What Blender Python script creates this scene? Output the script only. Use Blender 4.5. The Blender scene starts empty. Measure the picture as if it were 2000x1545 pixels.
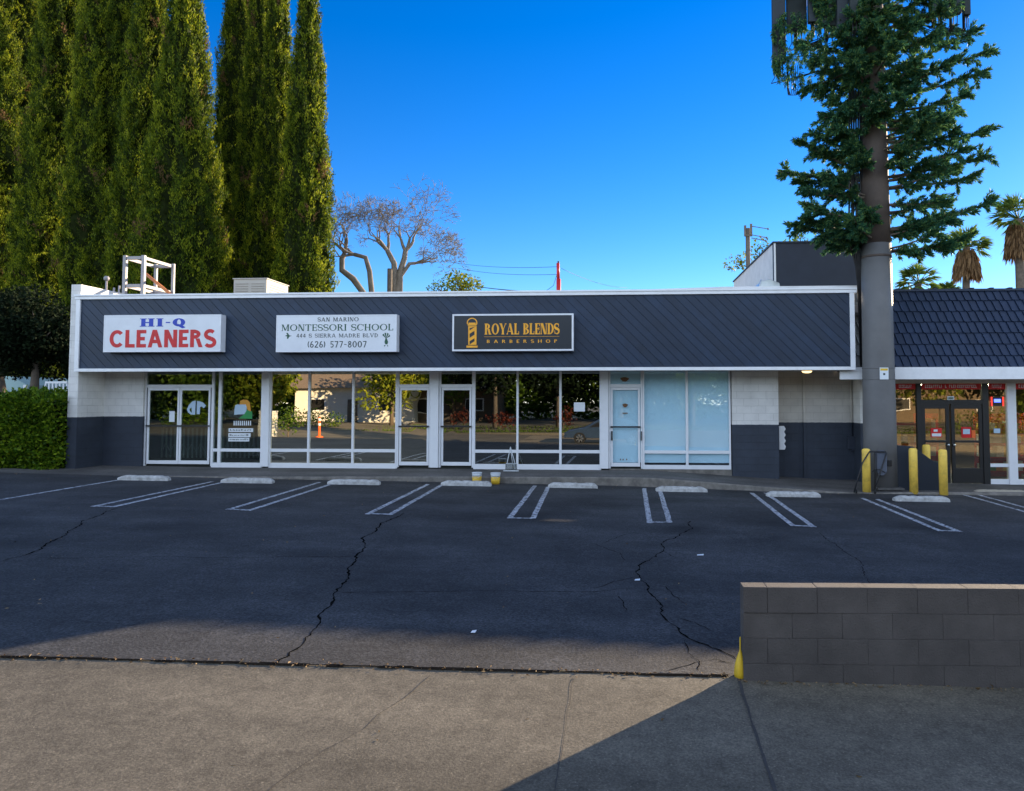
import bpy, math, random
import numpy as np
from mathutils import Vector, Matrix

D = bpy.data
SC = bpy.context.scene
R = math.radians

# ------------------------------------------------------------------ camera
F, CX, CY = 1420.0, 1113.0, 709.0            # focal length and principal point in photo pixels (2000 x 1545)
HC = 2.2
YAW, PITCH = R(3.506), math.atan((778 - CY) / F)
cd = D.cameras.new('camera')
cam = D.objects.new('camera', cd)
SC.collection.objects.link(cam)
cd.sensor_width = 36
cd.lens = F / 2000 * 36
cd.shift_x = -(CX - 1000) / 2000
cd.shift_y = (CY - 772.5) / 2000
cd.clip_start, cd.clip_end = 0.1, 2000
cam.location = (0, 0, HC)
cam.rotation_euler = (R(90) + PITCH, 0, YAW)
SC.camera = cam
RM = cam.rotation_euler.to_matrix()

# ------------------------------------------------------------------ sky, sun, exposure
AZ, EL = R(43.5), R(15.2)                     # sun to the right, behind the shops
w = D.worlds.new('World')
SC.world = w
w.use_nodes = True
nt = w.node_tree
sky = nt.nodes.new('ShaderNodeTexSky')
sky.sky_type = 'NISHITA'
sky.sun_disc = False
sky.sun_elevation = EL
sky.sun_rotation = AZ
sky.altitude = 300
sky.air_density = 1.0
sky.dust_density = 0.05
sky.ozone_density = 4.0


def wnode(kind, **kw):
    o = nt.nodes.new(kind)
    for k_, v_ in kw.items():
        setattr(o, k_, v_)
    return o


# deep clear blue over the shops; pale half behind the camera added as fill light
hs = wnode('ShaderNodeHueSaturation')
hs.inputs['Hue'].default_value = 0.515
hs.inputs['Saturation'].default_value = 1.31
hs.inputs['Value'].default_value = 0.73
nt.links.new(sky.outputs[0], hs.inputs['Color'])
sky_fill = wnode('ShaderNodeHueSaturation')
sky_fill.inputs['Saturation'].default_value = 0.55
sky_fill.inputs['Value'].default_value = 1.75
nt.links.new(sky.outputs[0], sky_fill.inputs['Color'])
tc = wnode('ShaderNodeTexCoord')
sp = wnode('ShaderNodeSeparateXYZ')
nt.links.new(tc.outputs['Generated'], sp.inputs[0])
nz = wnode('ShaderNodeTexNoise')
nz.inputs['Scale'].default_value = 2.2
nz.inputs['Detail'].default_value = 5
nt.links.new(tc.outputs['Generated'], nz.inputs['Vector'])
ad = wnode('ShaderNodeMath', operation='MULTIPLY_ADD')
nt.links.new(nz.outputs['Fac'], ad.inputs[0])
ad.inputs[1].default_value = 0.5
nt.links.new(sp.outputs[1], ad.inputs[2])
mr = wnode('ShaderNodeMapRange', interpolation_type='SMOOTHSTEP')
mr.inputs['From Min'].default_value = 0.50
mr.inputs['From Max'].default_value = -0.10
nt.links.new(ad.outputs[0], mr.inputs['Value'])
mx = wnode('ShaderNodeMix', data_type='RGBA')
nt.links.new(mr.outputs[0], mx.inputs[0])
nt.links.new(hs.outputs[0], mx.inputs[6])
nt.links.new(sky_fill.outputs[0], mx.inputs[7])
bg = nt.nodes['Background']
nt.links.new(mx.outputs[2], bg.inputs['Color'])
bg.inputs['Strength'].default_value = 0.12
sl = D.lights.new('sun', 'SUN')
sl.energy = 4.9
sl.angle = R(0.5)
sl.color = (1.0, 0.79, 0.54)
sun = D.objects.new('sun', sl)
SC.collection.objects.link(sun)
SD = Vector((math.sin(AZ) * math.cos(EL), math.cos(AZ) * math.cos(EL), math.sin(EL)))
sun.rotation_euler = SD.to_track_quat('Z', 'Y').to_euler()
sun.location = (20, 30, 30)
SC.view_settings.view_transform = 'Standard'
SC.view_settings.look = 'None'
SC.view_settings.exposure = 1.5
SC.view_settings.gamma = 1
SC.render.engine = 'CYCLES'
SC.cycles.max_bounces = 8
SC.cycles.transparent_max_bounces = 16
SC.cycles.use_denoising = True


# ------------------------------------------------------------------ pixel -> world helpers
def ray(px, py):
    return RM @ Vector(((px - CX) / F, -(py - CY) / F, -1.0))


def P(px, py, Y):
    """point seen at photo pixel (px, py) at depth Y"""
    d = ray(px, py)
    return Vector((d.x / d.y * Y, Y, HC + d.z / d.y * Y))


def X(px, Y, py=820):
    return P(px, py, Y).x


def Z(py, Y, px=1000):
    return P(px, py, Y).z


SL = -0.018


def gz(x, y=10):
    z = SL * max(-25, min(25, x))
    if y < 5.85:
        z -= 0.05 * (5.85 - max(y, 3.4))
    return z


def G(px, py, dz=0.0):
    """point on the (slightly tilted) parking lot"""
    d = ray(px, py)
    # HC + t dz = SL * t dx
    t = HC / (SL * d.x - d.z)
    p = Vector((0, 0, HC)) + d * t
    return Vector((p.x, p.y, gz(p.x) + dz))


def seam(x):
    """edge between lot and pavement"""
    return 5.945 + 0.0375 * max(-25, min(25, x))


def kerb_y(x):
    pts = [(-17, 17.9), (-11.7, 17.92), (-7.8, 18.1), (-3.9, 18.36), (0, 18.5), (2.2, 18.3), (3.7, 18.1), (5.5, 18.08), (9.6, 18.5), (26, 18.6)]
    for (a, ya), (b, yb) in zip(pts[:-1], pts[1:]):
        if x <= b:
            return ya + (yb - ya) * (x - a) / (b - a)
    return pts[-1][1]


# ------------------------------------------------------------------ mesh builder
def wm(o):
    m = Matrix.LocRotScale(o.location, o.rotation_euler, o.scale)
    return wm(o.parent) @ o.matrix_parent_inverse @ m if o.parent else m


def link(o, parent=None):
    SC.collection.objects.link(o)
    if parent is not None:
        o.parent = parent
        o.matrix_parent_inverse = wm(parent).inverted()
    return o


def tag(o, label=None, cat=None, group=None, kind=None):
    for k, v in (('label', label), ('category', cat), ('group', group), ('kind', kind)):
        if v:
            o[k] = v
    return o


def empty(name, loc, label, cat, group=None):
    o = D.objects.new(name, None)
    o.empty_display_size = 0.2
    o.location = loc
    link(o)
    return tag(o, label, cat, group)


class MB:
    def __init__(s):
        s.v, s.f, s.m, s.sm = [], [], [], []

    def add(s, vs, fs, m=0, smooth=False):
        b = len(s.v)
        s.v += [tuple(v) for v in vs]
        for f in fs:
            s.f.append(tuple(b + i for i in f))
            s.m.append(m)
            s.sm.append(smooth)
        return s

    def box(s, x0, x1, y0, y1, z0, z1, m=0):
        x0, x1 = min(x0, x1), max(x0, x1)
        y0, y1 = min(y0, y1), max(y0, y1)
        z0, z1 = min(z0, z1), max(z0, z1)
        v = [(x0, y0, z0), (x1, y0, z0), (x1, y1, z0), (x0, y1, z0), (x0, y0, z1), (x1, y0, z1), (x1, y1, z1), (x0, y1, z1)]
        return s.add(v, [(0, 3, 2, 1), (4, 5, 6, 7), (0, 1, 5, 4), (1, 2, 6, 5), (2, 3, 7, 6), (3, 0, 4, 7)], m)

    def prism(s, poly, y0, y1, m=0):
        """polygon of (x, z) given counter-clockwise seen from -Y, extruded from y0 (front) to y1"""
        n = len(poly)
        v = [(x, y0, z) for x, z in poly] + [(x, y1, z) for x, z in poly]
        f = [tuple(range(n)), tuple(range(2 * n - 1, n - 1, -1))]
        f += [(i, n + i, n + (i + 1) % n, (i + 1) % n) for i in range(n)]
        return s.add(v, f, m)

    def prism_x(s, poly, x0, x1, m=0):
        """polygon of (y, z) extruded along x"""
        n = len(poly)
        v = [(x0, y, z) for y, z in poly] + [(x1, y, z) for y, z in poly]
        f = [tuple(range(n - 1, -1, -1)), tuple(range(n, 2 * n))]
        f += [((i + 1) % n, n + (i + 1) % n, n + i, i) for i in range(n)]
        return s.add(v, f, m)

    def quad(s, a, b, c, d, m=0):
        return s.add([a, b, c, d], [(0, 1, 2, 3)], m)

    def tube(s, pts, r, n=8, m=0, smooth=True, cap=True):
        pts = [Vector(p) for p in pts]
        k = len(pts)
        rs = r if isinstance(r, (list, tuple)) else [r] * k
        vs, fs = [], []
        up = None
        for i, p in enumerate(pts):
            t = (pts[min(i + 1, k - 1)] - pts[max(i - 1, 0)])
            t = t.normalized() if t.length > 1e-9 else Vector((0, 0, 1))
            if up is None:
                a = Vector((0, 0, 1)) if abs(t.z) < 0.9 else Vector((1, 0, 0))
                up = (a - t * a.dot(t)).normalized()
            else:
                up = up - t * up.dot(t)
                up = up.normalized() if up.length > 1e-6 else t.orthogonal().normalized()
            sd = t.cross(up)
            for j in range(n):
                a = 2 * math.pi * j / n
                vs.append(p + (up * math.cos(a) + sd * math.sin(a)) * rs[i])
        for i in range(k - 1):
            for j in range(n):
                fs.append((i * n + j, i * n + (j + 1) % n, (i + 1) * n + (j + 1) % n, (i + 1) * n + j))
        s.add(vs, fs, m, smooth)
        if cap:
            b = len(s.v) - len(vs)
            s.f.append(tuple(b + j for j in range(n - 1, -1, -1)))
            s.m.append(m)
            s.sm.append(False)
            s.f.append(tuple(b + (k - 1) * n + j for j in range(n)))
            s.m.append(m)
            s.sm.append(False)
        return s

    def lathe(s, prof, c, n=24, m=0, smooth=True):
        """profile of (r, z) turned round the vertical through c"""
        vs, fs = [], []
        for r, z in prof:
            for j in range(n):
                a = 2 * math.pi * j / n
                vs.append((c[0] + r * math.cos(a), c[1] + r * math.sin(a), c[2] + z))
        for i in range(len(prof) - 1):
            for j in range(n):
                fs.append((i * n + j, i * n + (j + 1) % n, (i + 1) * n + (j + 1) % n, (i + 1) * n + j))
        s.add(vs, fs, m, smooth)
        b = len(s.v) - len(vs)
        s.f.append(tuple(b + j for j in range(n - 1, -1, -1)))
        s.f.append(tuple(b + (len(prof) - 1) * n + j for j in range(n)))
        s.m += [m, m]
        s.sm += [False, False]
        return s

    def build(s, name, mats, parent=None, at=None, bevel=0):
        me = D.meshes.new(name)
        vs = s.v
        if at is not None:
            at = Vector(at)
            vs = [(v[0] - at.x, v[1] - at.y, v[2] - at.z) for v in vs]
        me.from_pydata(vs, [], s.f)
        for m in (mats if isinstance(mats, (list, tuple)) else [mats]):
            me.materials.append(m)
        me.polygons.foreach_set('material_index', s.m)
        me.polygons.foreach_set('use_smooth', s.sm)
        me.update()
        o = D.objects.new(name, me)
        if at is not None:
            o.location = at
        link(o, parent)
        if bevel:
            b = o.modifiers.new('bevel', 'BEVEL')
            b.width, b.segments, b.limit_method, b.angle_limit = bevel, 2, 'ANGLE', R(40)
        return o


def np_mesh(name, verts, quads, mat, parent=None, at=None, k=4, tone=None):
    me = D.meshes.new(name)
    verts = np.asarray(verts, np.float32)
    if at is not None:
        verts = verts - np.asarray(at, np.float32)
    quads = np.asarray(quads, np.int32)
    n = len(quads)
    me.vertices.add(len(verts))
    me.vertices.foreach_set('co', verts.ravel())
    me.loops.add(n * k)
    me.loops.foreach_set('vertex_index', quads.ravel())
    me.polygons.add(n)
    me.polygons.foreach_set('loop_start', np.arange(0, n * k, k, dtype=np.int32))
    me.polygons.foreach_set('loop_total', np.full(n, k, np.int32))
    me.update(calc_edges=True)
    me.materials.append(mat)
    if tone is not None:
        at_ = me.attributes.new('tone', 'FLOAT', 'POINT')
        at_.data.foreach_set('value', np.asarray(tone, np.float32))
    o = D.objects.new(name, me)
    if at is not None:
        o.location = at
    return link(o, parent)


def unit(a):
    return a / np.maximum(np.linalg.norm(a, axis=1, keepdims=True), 1e-9)


def kites(base, dr, length, width, rng, bend=0.15):
    """leaf-sized kite faces: base points, directions, lengths, widths"""
    n = len(base)
    dr = unit(dr)
    rnd = rng.normal(size=(n, 3))
    sd = unit(np.cross(dr, rnd))
    nm = np.cross(dr, sd)
    L = np.broadcast_to(np.asarray(length, float), (n,))[:, None]
    W = np.broadcast_to(np.asarray(width, float), (n,))[:, None]
    mid = base + dr * L * 0.45 + nm * L * bend
    v = np.stack([base, mid + sd * W * 0.5, base + dr * L, mid - sd * W * 0.5], 1).reshape(-1, 3)
    return v, np.arange(4 * n).reshape(-1, 4)


# ------------------------------------------------------------------ materials
def new_mat(name):
    m = D.materials.new(name)
    m.use_nodes = True
    n = m.node_tree
    return m, n, n.nodes['Principled BSDF']


def node(n, kind, **kw):
    o = n.nodes.new(kind)
    for k, v in kw.items():
        setattr(o, k, v)
    return o


def math_node(n, op, a, b=None, c=None):
    o = n.nodes.new('ShaderNodeMath')
    o.operation = op
    for i, v in enumerate((a, b, c)):
        if v is None:
            continue
        if isinstance(v, (int, float)):
            o.inputs[i].default_value = v
        else:
            n.links.new(v, o.inputs[i])
    return o.outputs[0]


def mixc(n, fac, a, b, blend='MIX'):
    o = n.nodes.new('ShaderNodeMix')
    o.data_type = 'RGBA'
    o.blend_type = blend
    for sock, v in ((o.inputs[0], fac), (o.inputs[6], a), (o.inputs[7], b)):
        if isinstance(v, (int, float)):
            sock.default_value = v
        elif isinstance(v, (tuple, list)):
            sock.default_value = (*v[:3], 1)
        else:
            n.links.new(v, sock)
    return o.outputs[2]


def noise(n, scale, detail=4, rough=0.6, vec=None, stretch=None):
    t = n.nodes.new('ShaderNodeTexNoise')
    t.inputs['Scale'].default_value = scale
    t.inputs['Detail'].default_value = detail
    t.inputs['Roughness'].default_value = rough
    if vec is None:
        vec = n.nodes.new('ShaderNodeNewGeometry').outputs['Position']
    if stretch:
        mp = n.nodes.new('ShaderNodeMapping')
        mp.inputs['Scale'].default_value = stretch
        n.links.new(vec, mp.inputs[0])
        vec = mp.outputs[0]
    n.links.new(vec, t.inputs['Vector'])
    return t.outputs['Fac']


def ramp(n, fac, stops):
    r = n.nodes.new('ShaderNodeValToRGB')
    e = r.color_ramp.elements
    while len(e) < len(stops):
        e.new(0.5)
    for i, (p, c) in enumerate(stops):
        e[i].position = p
        e[i].color = (*c, 1) if isinstance(c, (tuple, list)) else (c, c, c, 1)
    n.links.new(fac, r.inputs[0])
    return r.outputs[0]


def bump(n, bs, h, strength=0.3, dist=0.01):
    b = n.nodes.new('ShaderNodeBump')
    b.inputs['Strength'].default_value = strength
    b.inputs['Distance'].default_value = dist
    n.links.new(h, b.inputs['Height'])
    n.links.new(b.outputs[0], bs.inputs['Normal'])


def mat(name, col, rough=0.6, var=0.15, scale=3.0, metal=0.0, grime=0.0, gscale=1.2, bmp=0.0, bscale=40, spec=0.5, island=0.0, gcol=None, gst=(0.48, 0.75)):
    m, n, b = new_mat(name)
    lo = tuple(c * (1 - var) for c in col)
    hi = tuple(min(1, c * (1 + var)) for c in col)
    c = ramp(n, noise(n, scale, 5), [(0.3, lo), (0.7, hi)])
    if grime:
        g = ramp(n, noise(n, gscale, 6, 0.7), [(gst[0], 0.0), (gst[1], 1.0)])
        f = math_node(n, 'MULTIPLY', g, grime)
        c = mixc(n, f, c, gcol or tuple(x * 0.45 for x in col))
    if island:
        ge = n.nodes.new('ShaderNodeNewGeometry')
        k = math_node(n, 'MULTIPLY_ADD', ge.outputs['Random Per Island'], island, 1 - island / 2)
        c = mixc(n, 1.0, c, k, 'MULTIPLY')
    n.links.new(c, b.inputs['Base Color'])
    b.inputs['Roughness'].default_value = rough
    b.inputs['Metallic'].default_value = metal
    b.inputs['Specular IOR Level'].default_value = spec
    if bmp:
        bump(n, b, noise(n, bscale, 4), bmp, 0.01)
    return m


def leaf_mat(name, stops, trans=0.35, rough=0.6, tone=False):
    m, n, b = new_mat(name)
    ge = n.nodes.new('ShaderNodeNewGeometry')
    nz = noise(n, 0.7, 2)
    f = math_node(n, 'MULTIPLY_ADD', ge.outputs['Random Per Island'], 0.6, math_node(n, 'MULTIPLY', nz, 0.4))
    if tone:                                       # every spray has a tone of its own
        ta = n.nodes.new('ShaderNodeAttribute')
        ta.attribute_name = 'tone'
        f = math_node(n, 'MULTIPLY_ADD', ge.outputs['Random Per Island'], 0.25, math_node(n, 'MULTIPLY', ta.outputs['Fac'], 0.75))
    c = ramp(n, f, stops)
    n.links.new(c, b.inputs['Base Color'])
    b.inputs['Roughness'].default_value = rough
    b.inputs['Specular IOR Level'].default_value = 0.12
    t = n.nodes.new('ShaderNodeBsdfTranslucent')
    n.links.new(c, t.inputs['Color'])
    mx = n.nodes.new('ShaderNodeMixShader')
    mx.inputs[0].default_value = trans
    out = n.nodes['Material Output']
    n.links.new(b.outputs[0], mx.inputs[1])
    n.links.new(t.outputs[0], mx.inputs[2])
    n.links.new(mx.outputs[0], out.inputs['Surface'])
    return m


def glass_mat(name, refl, tint, wob=0.06, wscale=1.0, gc=(0.97, 0.99, 0.95)):
    m, n, b = new_mat(name)
    n.nodes.remove(b)
    g = n.nodes.new('ShaderNodeBsdfGlossy')
    g.inputs['Roughness'].default_value = 0.0
    g.inputs['Color'].default_value = (*gc, 1)
    bp = n.nodes.new('ShaderNodeBump')
    bp.inputs['Strength'].default_value = wob
    bp.inputs['Distance'].default_value = 0.02
    n.links.new(noise(n, wscale, 1, 0.4), bp.inputs['Height'])
    n.links.new(bp.outputs[0], g.inputs['Normal'])
    t = n.nodes.new('ShaderNodeBsdfTransparent')
    t.inputs['Color'].default_value = (*tint, 1)
    mx = n.nodes.new('ShaderNodeMixShader')
    lw = n.nodes.new('ShaderNodeLayerWeight')
    lw.inputs['Blend'].default_value = 0.25
    f = math_node(n, 'MULTIPLY_ADD', lw.outputs['Fresnel'], 0.5, refl)
    n.links.new(f, mx.inputs[0])
    n.links.new(t.outputs[0], mx.inputs[1])
    n.links.new(g.outputs[0], mx.inputs[2])
    n.links.new(mx.outputs[0], n.nodes['Material Output'].inputs['Surface'])
    return m


def emit_mat(name, col, s):
    m, n, b = new_mat(name)
    b.inputs['Base Color'].default_value = (*col, 1)
    b.inputs['Emission Color'].default_value = (*col, 1)
    b.inputs['Emission Strength'].default_value = s
    return m


def block_wall_mat(name, white, grey, zsplit):
    """painted concrete block: pale above zsplit, slate grey below, mortar courses showing through"""
    m, n, b = new_mat(name)
    pos = n.nodes.new('ShaderNodeNewGeometry').outputs['Position']
    sx = n.nodes.new('ShaderNodeSeparateXYZ')
    n.links.new(pos, sx.inputs[0])
    cx = n.nodes.new('ShaderNodeCombineXYZ')
    n.links.new(math_node(n, 'ADD', sx.outputs[0], sx.outputs[1]), cx.inputs[0])
    n.links.new(sx.outputs[2], cx.inputs[1])
    br = n.nodes.new('ShaderNodeTexBrick')
    br.inputs['Scale'].default_value = 1.0
    br.inputs['Brick Width'].default_value = 0.4
    br.inputs['Row Height'].default_value = 0.2
    br.inputs['Mortar Size'].default_value = 0.006
    br.inputs['Mortar Smooth'].default_value = 0.6
    br.inputs['Color1'].default_value = (1, 1, 1, 1)
    br.inputs['Color2'].default_value = (0.93, 0.93, 0.93, 1)
    br.inputs['Mortar'].default_value = (0.72, 0.72, 0.72, 1)
    wob = n.nodes.new('ShaderNodeVectorMath')
    wob.operation = 'MULTIPLY_ADD'
    nz = n.nodes.new('ShaderNodeTexNoise')
    nz.inputs['Scale'].default_value = 6
    n.links.new(pos, nz.inputs['Vector'])
    n.links.new(nz.outputs['Color'], wob.inputs[0])
    wob.inputs[1].default_value = (0.012, 0.012, 0)
    n.links.new(cx.outputs[0], wob.inputs[2])
    n.links.new(wob.outputs[0], br.inputs['Vector'])
    ez = math_node(n, 'ADD', sx.outputs[2], math_node(n, 'MULTIPLY', noise(n, 9, 3), 0.02))
    f = math_node(n, 'GREATER_THAN', ez, zsplit + 0.01)
    wv = ramp(n, noise(n, 2.2, 6), [(0.3, tuple(c * 0.84 for c in white)), (0.65, white)])
    # scuffs and drips on the pale paint
    st = ramp(n, noise(n, 5, 6, 0.7, stretch=(3.0, 3.0, 0.35)), [(0.58, 0.0), (0.74, 0.35)])
    wv = mixc(n, st, wv, tuple(c * 0.45 for c in white))
    gv = ramp(n, noise(n, 2.0, 6), [(0.3, tuple(c * 0.8 for c in grey)), (0.7, tuple(c * 1.15 for c in grey))])
    c = mixc(n, f, gv, wv)
    c = mixc(n, 0.75, c, br.outputs['Color'], 'MULTIPLY')
    n.links.new(c, b.inputs['Base Color'])
    b.inputs['Roughness'].default_value = 0.7
    h = math_node(n, 'ADD', math_node(n, 'MULTIPLY', br.outputs['Fac'], -1.0), math_node(n, 'MULTIPLY', noise(n, 60, 4), 0.35))
    bump(n, b, h, 0.6, 0.008)
    return m


def ground_mat(name, base, speck, fine=90, patch=0.35, bstr=0.5, spots=True, warm=None, rough=0.85):
    m, n, b = new_mat(name)
    c = ramp(n, noise(n, fine, 3, 0.7), [(0.32, tuple(x * (1 - speck) for x in base)), (0.5, base), (0.72, tuple(x * (1 + speck * 1.6) for x in base))])
    mid = ramp(n, noise(n, 8, 6, 0.8), [(0.3, 0.68), (0.7, 1.3)])
    c = mixc(n, 1.0, c, mid, 'MULTIPLY')
    big = ramp(n, noise(n, 0.55, 7, 0.62), [(0.3, 1 - patch), (0.7, 1 + patch * 0.6)])
    c = mixc(n, 1.0, c, big, 'MULTIPLY')
    str_ = ramp(n, noise(n, 1.0, 5, 0.6, stretch=(0.25, 1.3, 1)), [(0.33, 0.74), (0.67, 1.2)])
    c = mixc(n, 1.0, c, str_, 'MULTIPLY')
    if spots:
        v = n.nodes.new('ShaderNodeTexVoronoi')
        v.inputs['Scale'].default_value = 0.45
        wv = n.nodes.new('ShaderNodeVectorMath')
        wv.operation = 'MULTIPLY_ADD'
        nz = n.nodes.new('ShaderNodeTexNoise')
        nz.inputs['Scale'].default_value = 1.6
        nz.inputs['Detail'].default_value = 4
        ps = n.nodes.new('ShaderNodeNewGeometry').outputs['Position']
        n.links.new(ps, nz.inputs['Vector'])
        n.links.new(nz.outputs['Color'], wv.inputs[0])
        wv.inputs[1].default_value = (0.9, 0.9, 0)
        n.links.new(ps, wv.inputs[2])
        n.links.new(wv.outputs[0], v.inputs['Vector'])
        sp = ramp(n, v.outputs['Distance'], [(0.06, 0.45), (0.36, 1.0)])
        c = mixc(n, 1.0, c, sp, 'MULTIPLY')
    # pale grit
    g = n.nodes.new('ShaderNodeTexVoronoi')
    g.inputs['Scale'].default_value = 20
    n.links.new(n.nodes.new('ShaderNodeNewGeometry').outputs['Position'], g.inputs['Vector'])
    gr = ramp(n, g.outputs['Distance'], [(0.06, 0.4), (0.15, 0.0)])
    c = mixc(n, gr, c, tuple(min(1, x * 3.0) for x in base))
    n.links.new(c, b.inputs['Base Color'])
    b.inputs['Roughness'].default_value = rough
    b.inputs['Specular IOR Level'].default_value = 0.3
    bump(n, b, noise(n, fine, 4, 0.7), bstr, 0.006)
    return m


M = {}
M['asphalt'] = ground_mat('asphalt', (0.044, 0.045, 0.047), 0.62, 40, 0.5, 1.0)
M['concrete'] = ground_mat('pavement_concrete', (0.130, 0.113, 0.083), 0.34, 60, 0.16, 0.5, spots=False)
M['walk'] = ground_mat('walkway_concrete', (0.11, 0.105, 0.10), 0.22, 40, 0.35, 0.4)
M['kerb'] = mat('kerb_concrete', (0.17, 0.155, 0.135), 0.9, 0.35, 5, grime=0.7, gscale=3, bmp=0.5)
M['road'] = ground_mat('road_asphalt', (0.27, 0.215, 0.14), 0.3, 60, 0.2, 0.3)
M['earth'] = mat('earth', (0.12, 0.10, 0.07), 0.95, 0.3, 0.6)
M['crack'] = mat('crack_dark', (0.009, 0.009, 0.009), 1.0, 0.3, 20, spec=0.0)
M['joint'] = mat('joint_dark', (0.05, 0.045, 0.04), 0.95, 0.3, 20)
M['line'] = mat('worn_line_paint', (0.50, 0.52, 0.55), 0.8, 0.2, 14, grime=1.0, gscale=16, gcol=(0.05, 0.05, 0.055), gst=(0.44, 0.60))
M['white'] = mat('white_paint', (0.82, 0.82, 0.82), 0.5, 0.05, 3, grime=0.18, gscale=4)
M['alu'] = mat('white_aluminium', (0.76, 0.77, 0.79), 0.38, 0.06, 5, grime=0.15, gscale=5)
M['cream'] = mat('cream_plaster', (0.62, 0.58, 0.50), 0.7, 0.06, 2, grime=0.15)
M['navy'] = mat('slate_plank', (0.0095, 0.023, 0.051), 0.55, 0.16, 3.5, grime=0.35, gscale=1.5, island=0.36)
M['groove'] = mat('plank_groove', (0.008, 0.009, 0.012), 0.9, 0.1)
M['grey'] = mat('slate_paint', (0.024, 0.031, 0.048), 0.65, 0.15, 2, bmp=0.2)
M['block'] = block_wall_mat('painted_block', (0.76, 0.74, 0.70), (0.029, 0.038, 0.056), 1.68)
M['block_low'] = block_wall_mat('painted_block_pier', (0.76, 0.74, 0.70), (0.029, 0.038, 0.056), 1.48)
M['parapet'] = mat('parapet_paint', (0.72, 0.70, 0.68), 0.7, 0.08, 3, grime=0.25, gscale=2, bmp=0.3)
M['roof'] = mat('roof_felt', (0.30, 0.29, 0.28), 0.9, 0.2, 2)
M['soffit'] = mat('soffit_paint', (0.60, 0.56, 0.50), 0.7, 0.08, 2)
M['tile'] = mat('slate_roof_tile', (0.012, 0.025, 0.058), 0.55, 0.14, 4, island=0.22, grime=0.25)
M['tile_old'] = mat('weathered_tile', (0.16, 0.16, 0.15), 0.8, 0.2, 4, island=0.3)
M['black'] = mat('black_frame', (0.012, 0.012, 0.013), 0.4, 0.1, 5)
M['dark'] = mat('interior_dark', (0.05, 0.055, 0.05), 0.9, 0.2, 2)
M['inner'] = mat('interior_tan', (0.16, 0.13, 0.10), 0.9, 0.2, 2)
M['g_clean'] = glass_mat('glass_cleaners', 0.12, (0.62, 0.72, 0.66), 0.05, 1.6)
M['g_school'] = glass_mat('glass_school', 0.70, (0.30, 0.32, 0.28), 0.05, 0.9, (1.0, 0.93, 0.74))
M['g_door'] = glass_mat('glass_school_door', 0.66, (0.30, 0.32, 0.28), 0.14, 1.8, (1.0, 0.93, 0.74))
M['g_barber'] = glass_mat('glass_barber', 0.30, (0.25, 0.30, 0.30), 0.035, 0.8)
M['g_bdoor'] = glass_mat('glass_barber_door', 0.30, (0.25, 0.30, 0.30), 0.12, 1.8)
M['g_paper'] = glass_mat('glass_papered', 0.08, (0.94, 0.98, 1.0), 0.06, 1.4)
M['g_market'] = glass_mat('glass_market', 0.24, (0.78, 0.74, 0.64), 0.06, 1.2, (1.0, 0.92, 0.74))
M['paper'] = mat('window_film', (0.70, 0.89, 0.96), 0.8, 0.04, 0.8)
M['notice'] = mat('notice_paper', (0.72, 0.76, 0.78), 0.7, 0.03)
M['sign_white'] = mat('sign_face_white', (0.72, 0.74, 0.77), 0.35, 0.04, 1.5, grime=0.15, gscale=2)
M['sign_black'] = mat('sign_face_black', (0.010, 0.014, 0.020), 0.4, 0.08, 2)
M['sign_case'] = mat('sign_case', (0.76, 0.77, 0.80), 0.35, 0.05, 3, grime=0.2, gscale=5)
M['red'] = mat('red_letter', (0.58, 0.008, 0.010), 0.45, 0.12, 6)
M['blue'] = mat('blue_letter', (0.008, 0.04, 0.42), 0.45, 0.1, 6)
M['green'] = mat('green_letter', (0.014, 0.085, 0.04), 0.5, 0.15, 6)
M['darkletter'] = mat('dark_letter', (0.03, 0.05, 0.045), 0.5, 0.15, 6)
M['gold'] = mat('gold_letter', (0.90, 0.40, 0.015), 0.45, 0.12, 8)
M['yellow'] = mat('yellow_post_paint', (0.92, 0.60, 0.09), 0.55, 0.1, 4, grime=0.45, gscale=5, gcol=(0.24, 0.15, 0.05))
M['yellow_sat'] = mat('yellow_guard_paint', (0.75, 0.48, 0.02), 0.5, 0.12, 8, grime=0.3, gscale=9)
M['stop'] = mat('stop_concrete', (0.46, 0.46, 0.45), 0.9, 0.25, 9, grime=0.8, gscale=8, bmp=0.9, bscale=50, gcol=(0.2, 0.19, 0.17))
M['stop_tan'] = mat('stop_concrete_bare', (0.36, 0.32, 0.25), 0.9, 0.16, 7, grime=0.5, gscale=6, bmp=0.6, bscale=50)
M['lowwall'] = mat('taupe_block_paint', (0.090, 0.079, 0.072), 0.9, 0.18, 3.5, grime=0.35, gscale=2.2, bmp=0.8, bscale=75, island=0.10)
M['mortar'] = mat('taupe_mortar', (0.09, 0.08, 0.073), 0.95, 0.2, 12)
M['metal_white'] = mat('white_steel', (0.30, 0.28, 0.28), 0.5, 0.08, 5, grime=0.3)
M['ac'] = mat('air_unit_metal', (0.40, 0.37, 0.32), 0.55, 0.08, 4, grime=0.3, gscale=4)
M['grille'] = mat('air_unit_grille', (0.25, 0.235, 0.20), 0.7, 0.12, 6)
M['steel'] = mat('bright_steel', (0.55, 0.58, 0.60), 0.3, 0.2, 3, metal=0.9)
M['redpole'] = mat('red_pole_paint', (0.55, 0.015, 0.012), 0.45, 0.12, 4)
M['orange'] = mat('orange_pipe', (0.55, 0.18, 0.05), 0.6, 0.15, 5)
M['black_pipe'] = mat('black_tube', (0.012, 0.012, 0.014), 0.5, 0.2, 5)
M['bag'] = mat('grey_bag', (0.10, 0.115, 0.15), 0.7, 0.15, 4)
M['trunk_grey'] = mat('tower_grey_paint', (0.135, 0.132, 0.130), 0.6, 0.10, 1.5, grime=0.2, gscale=2)
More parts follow.
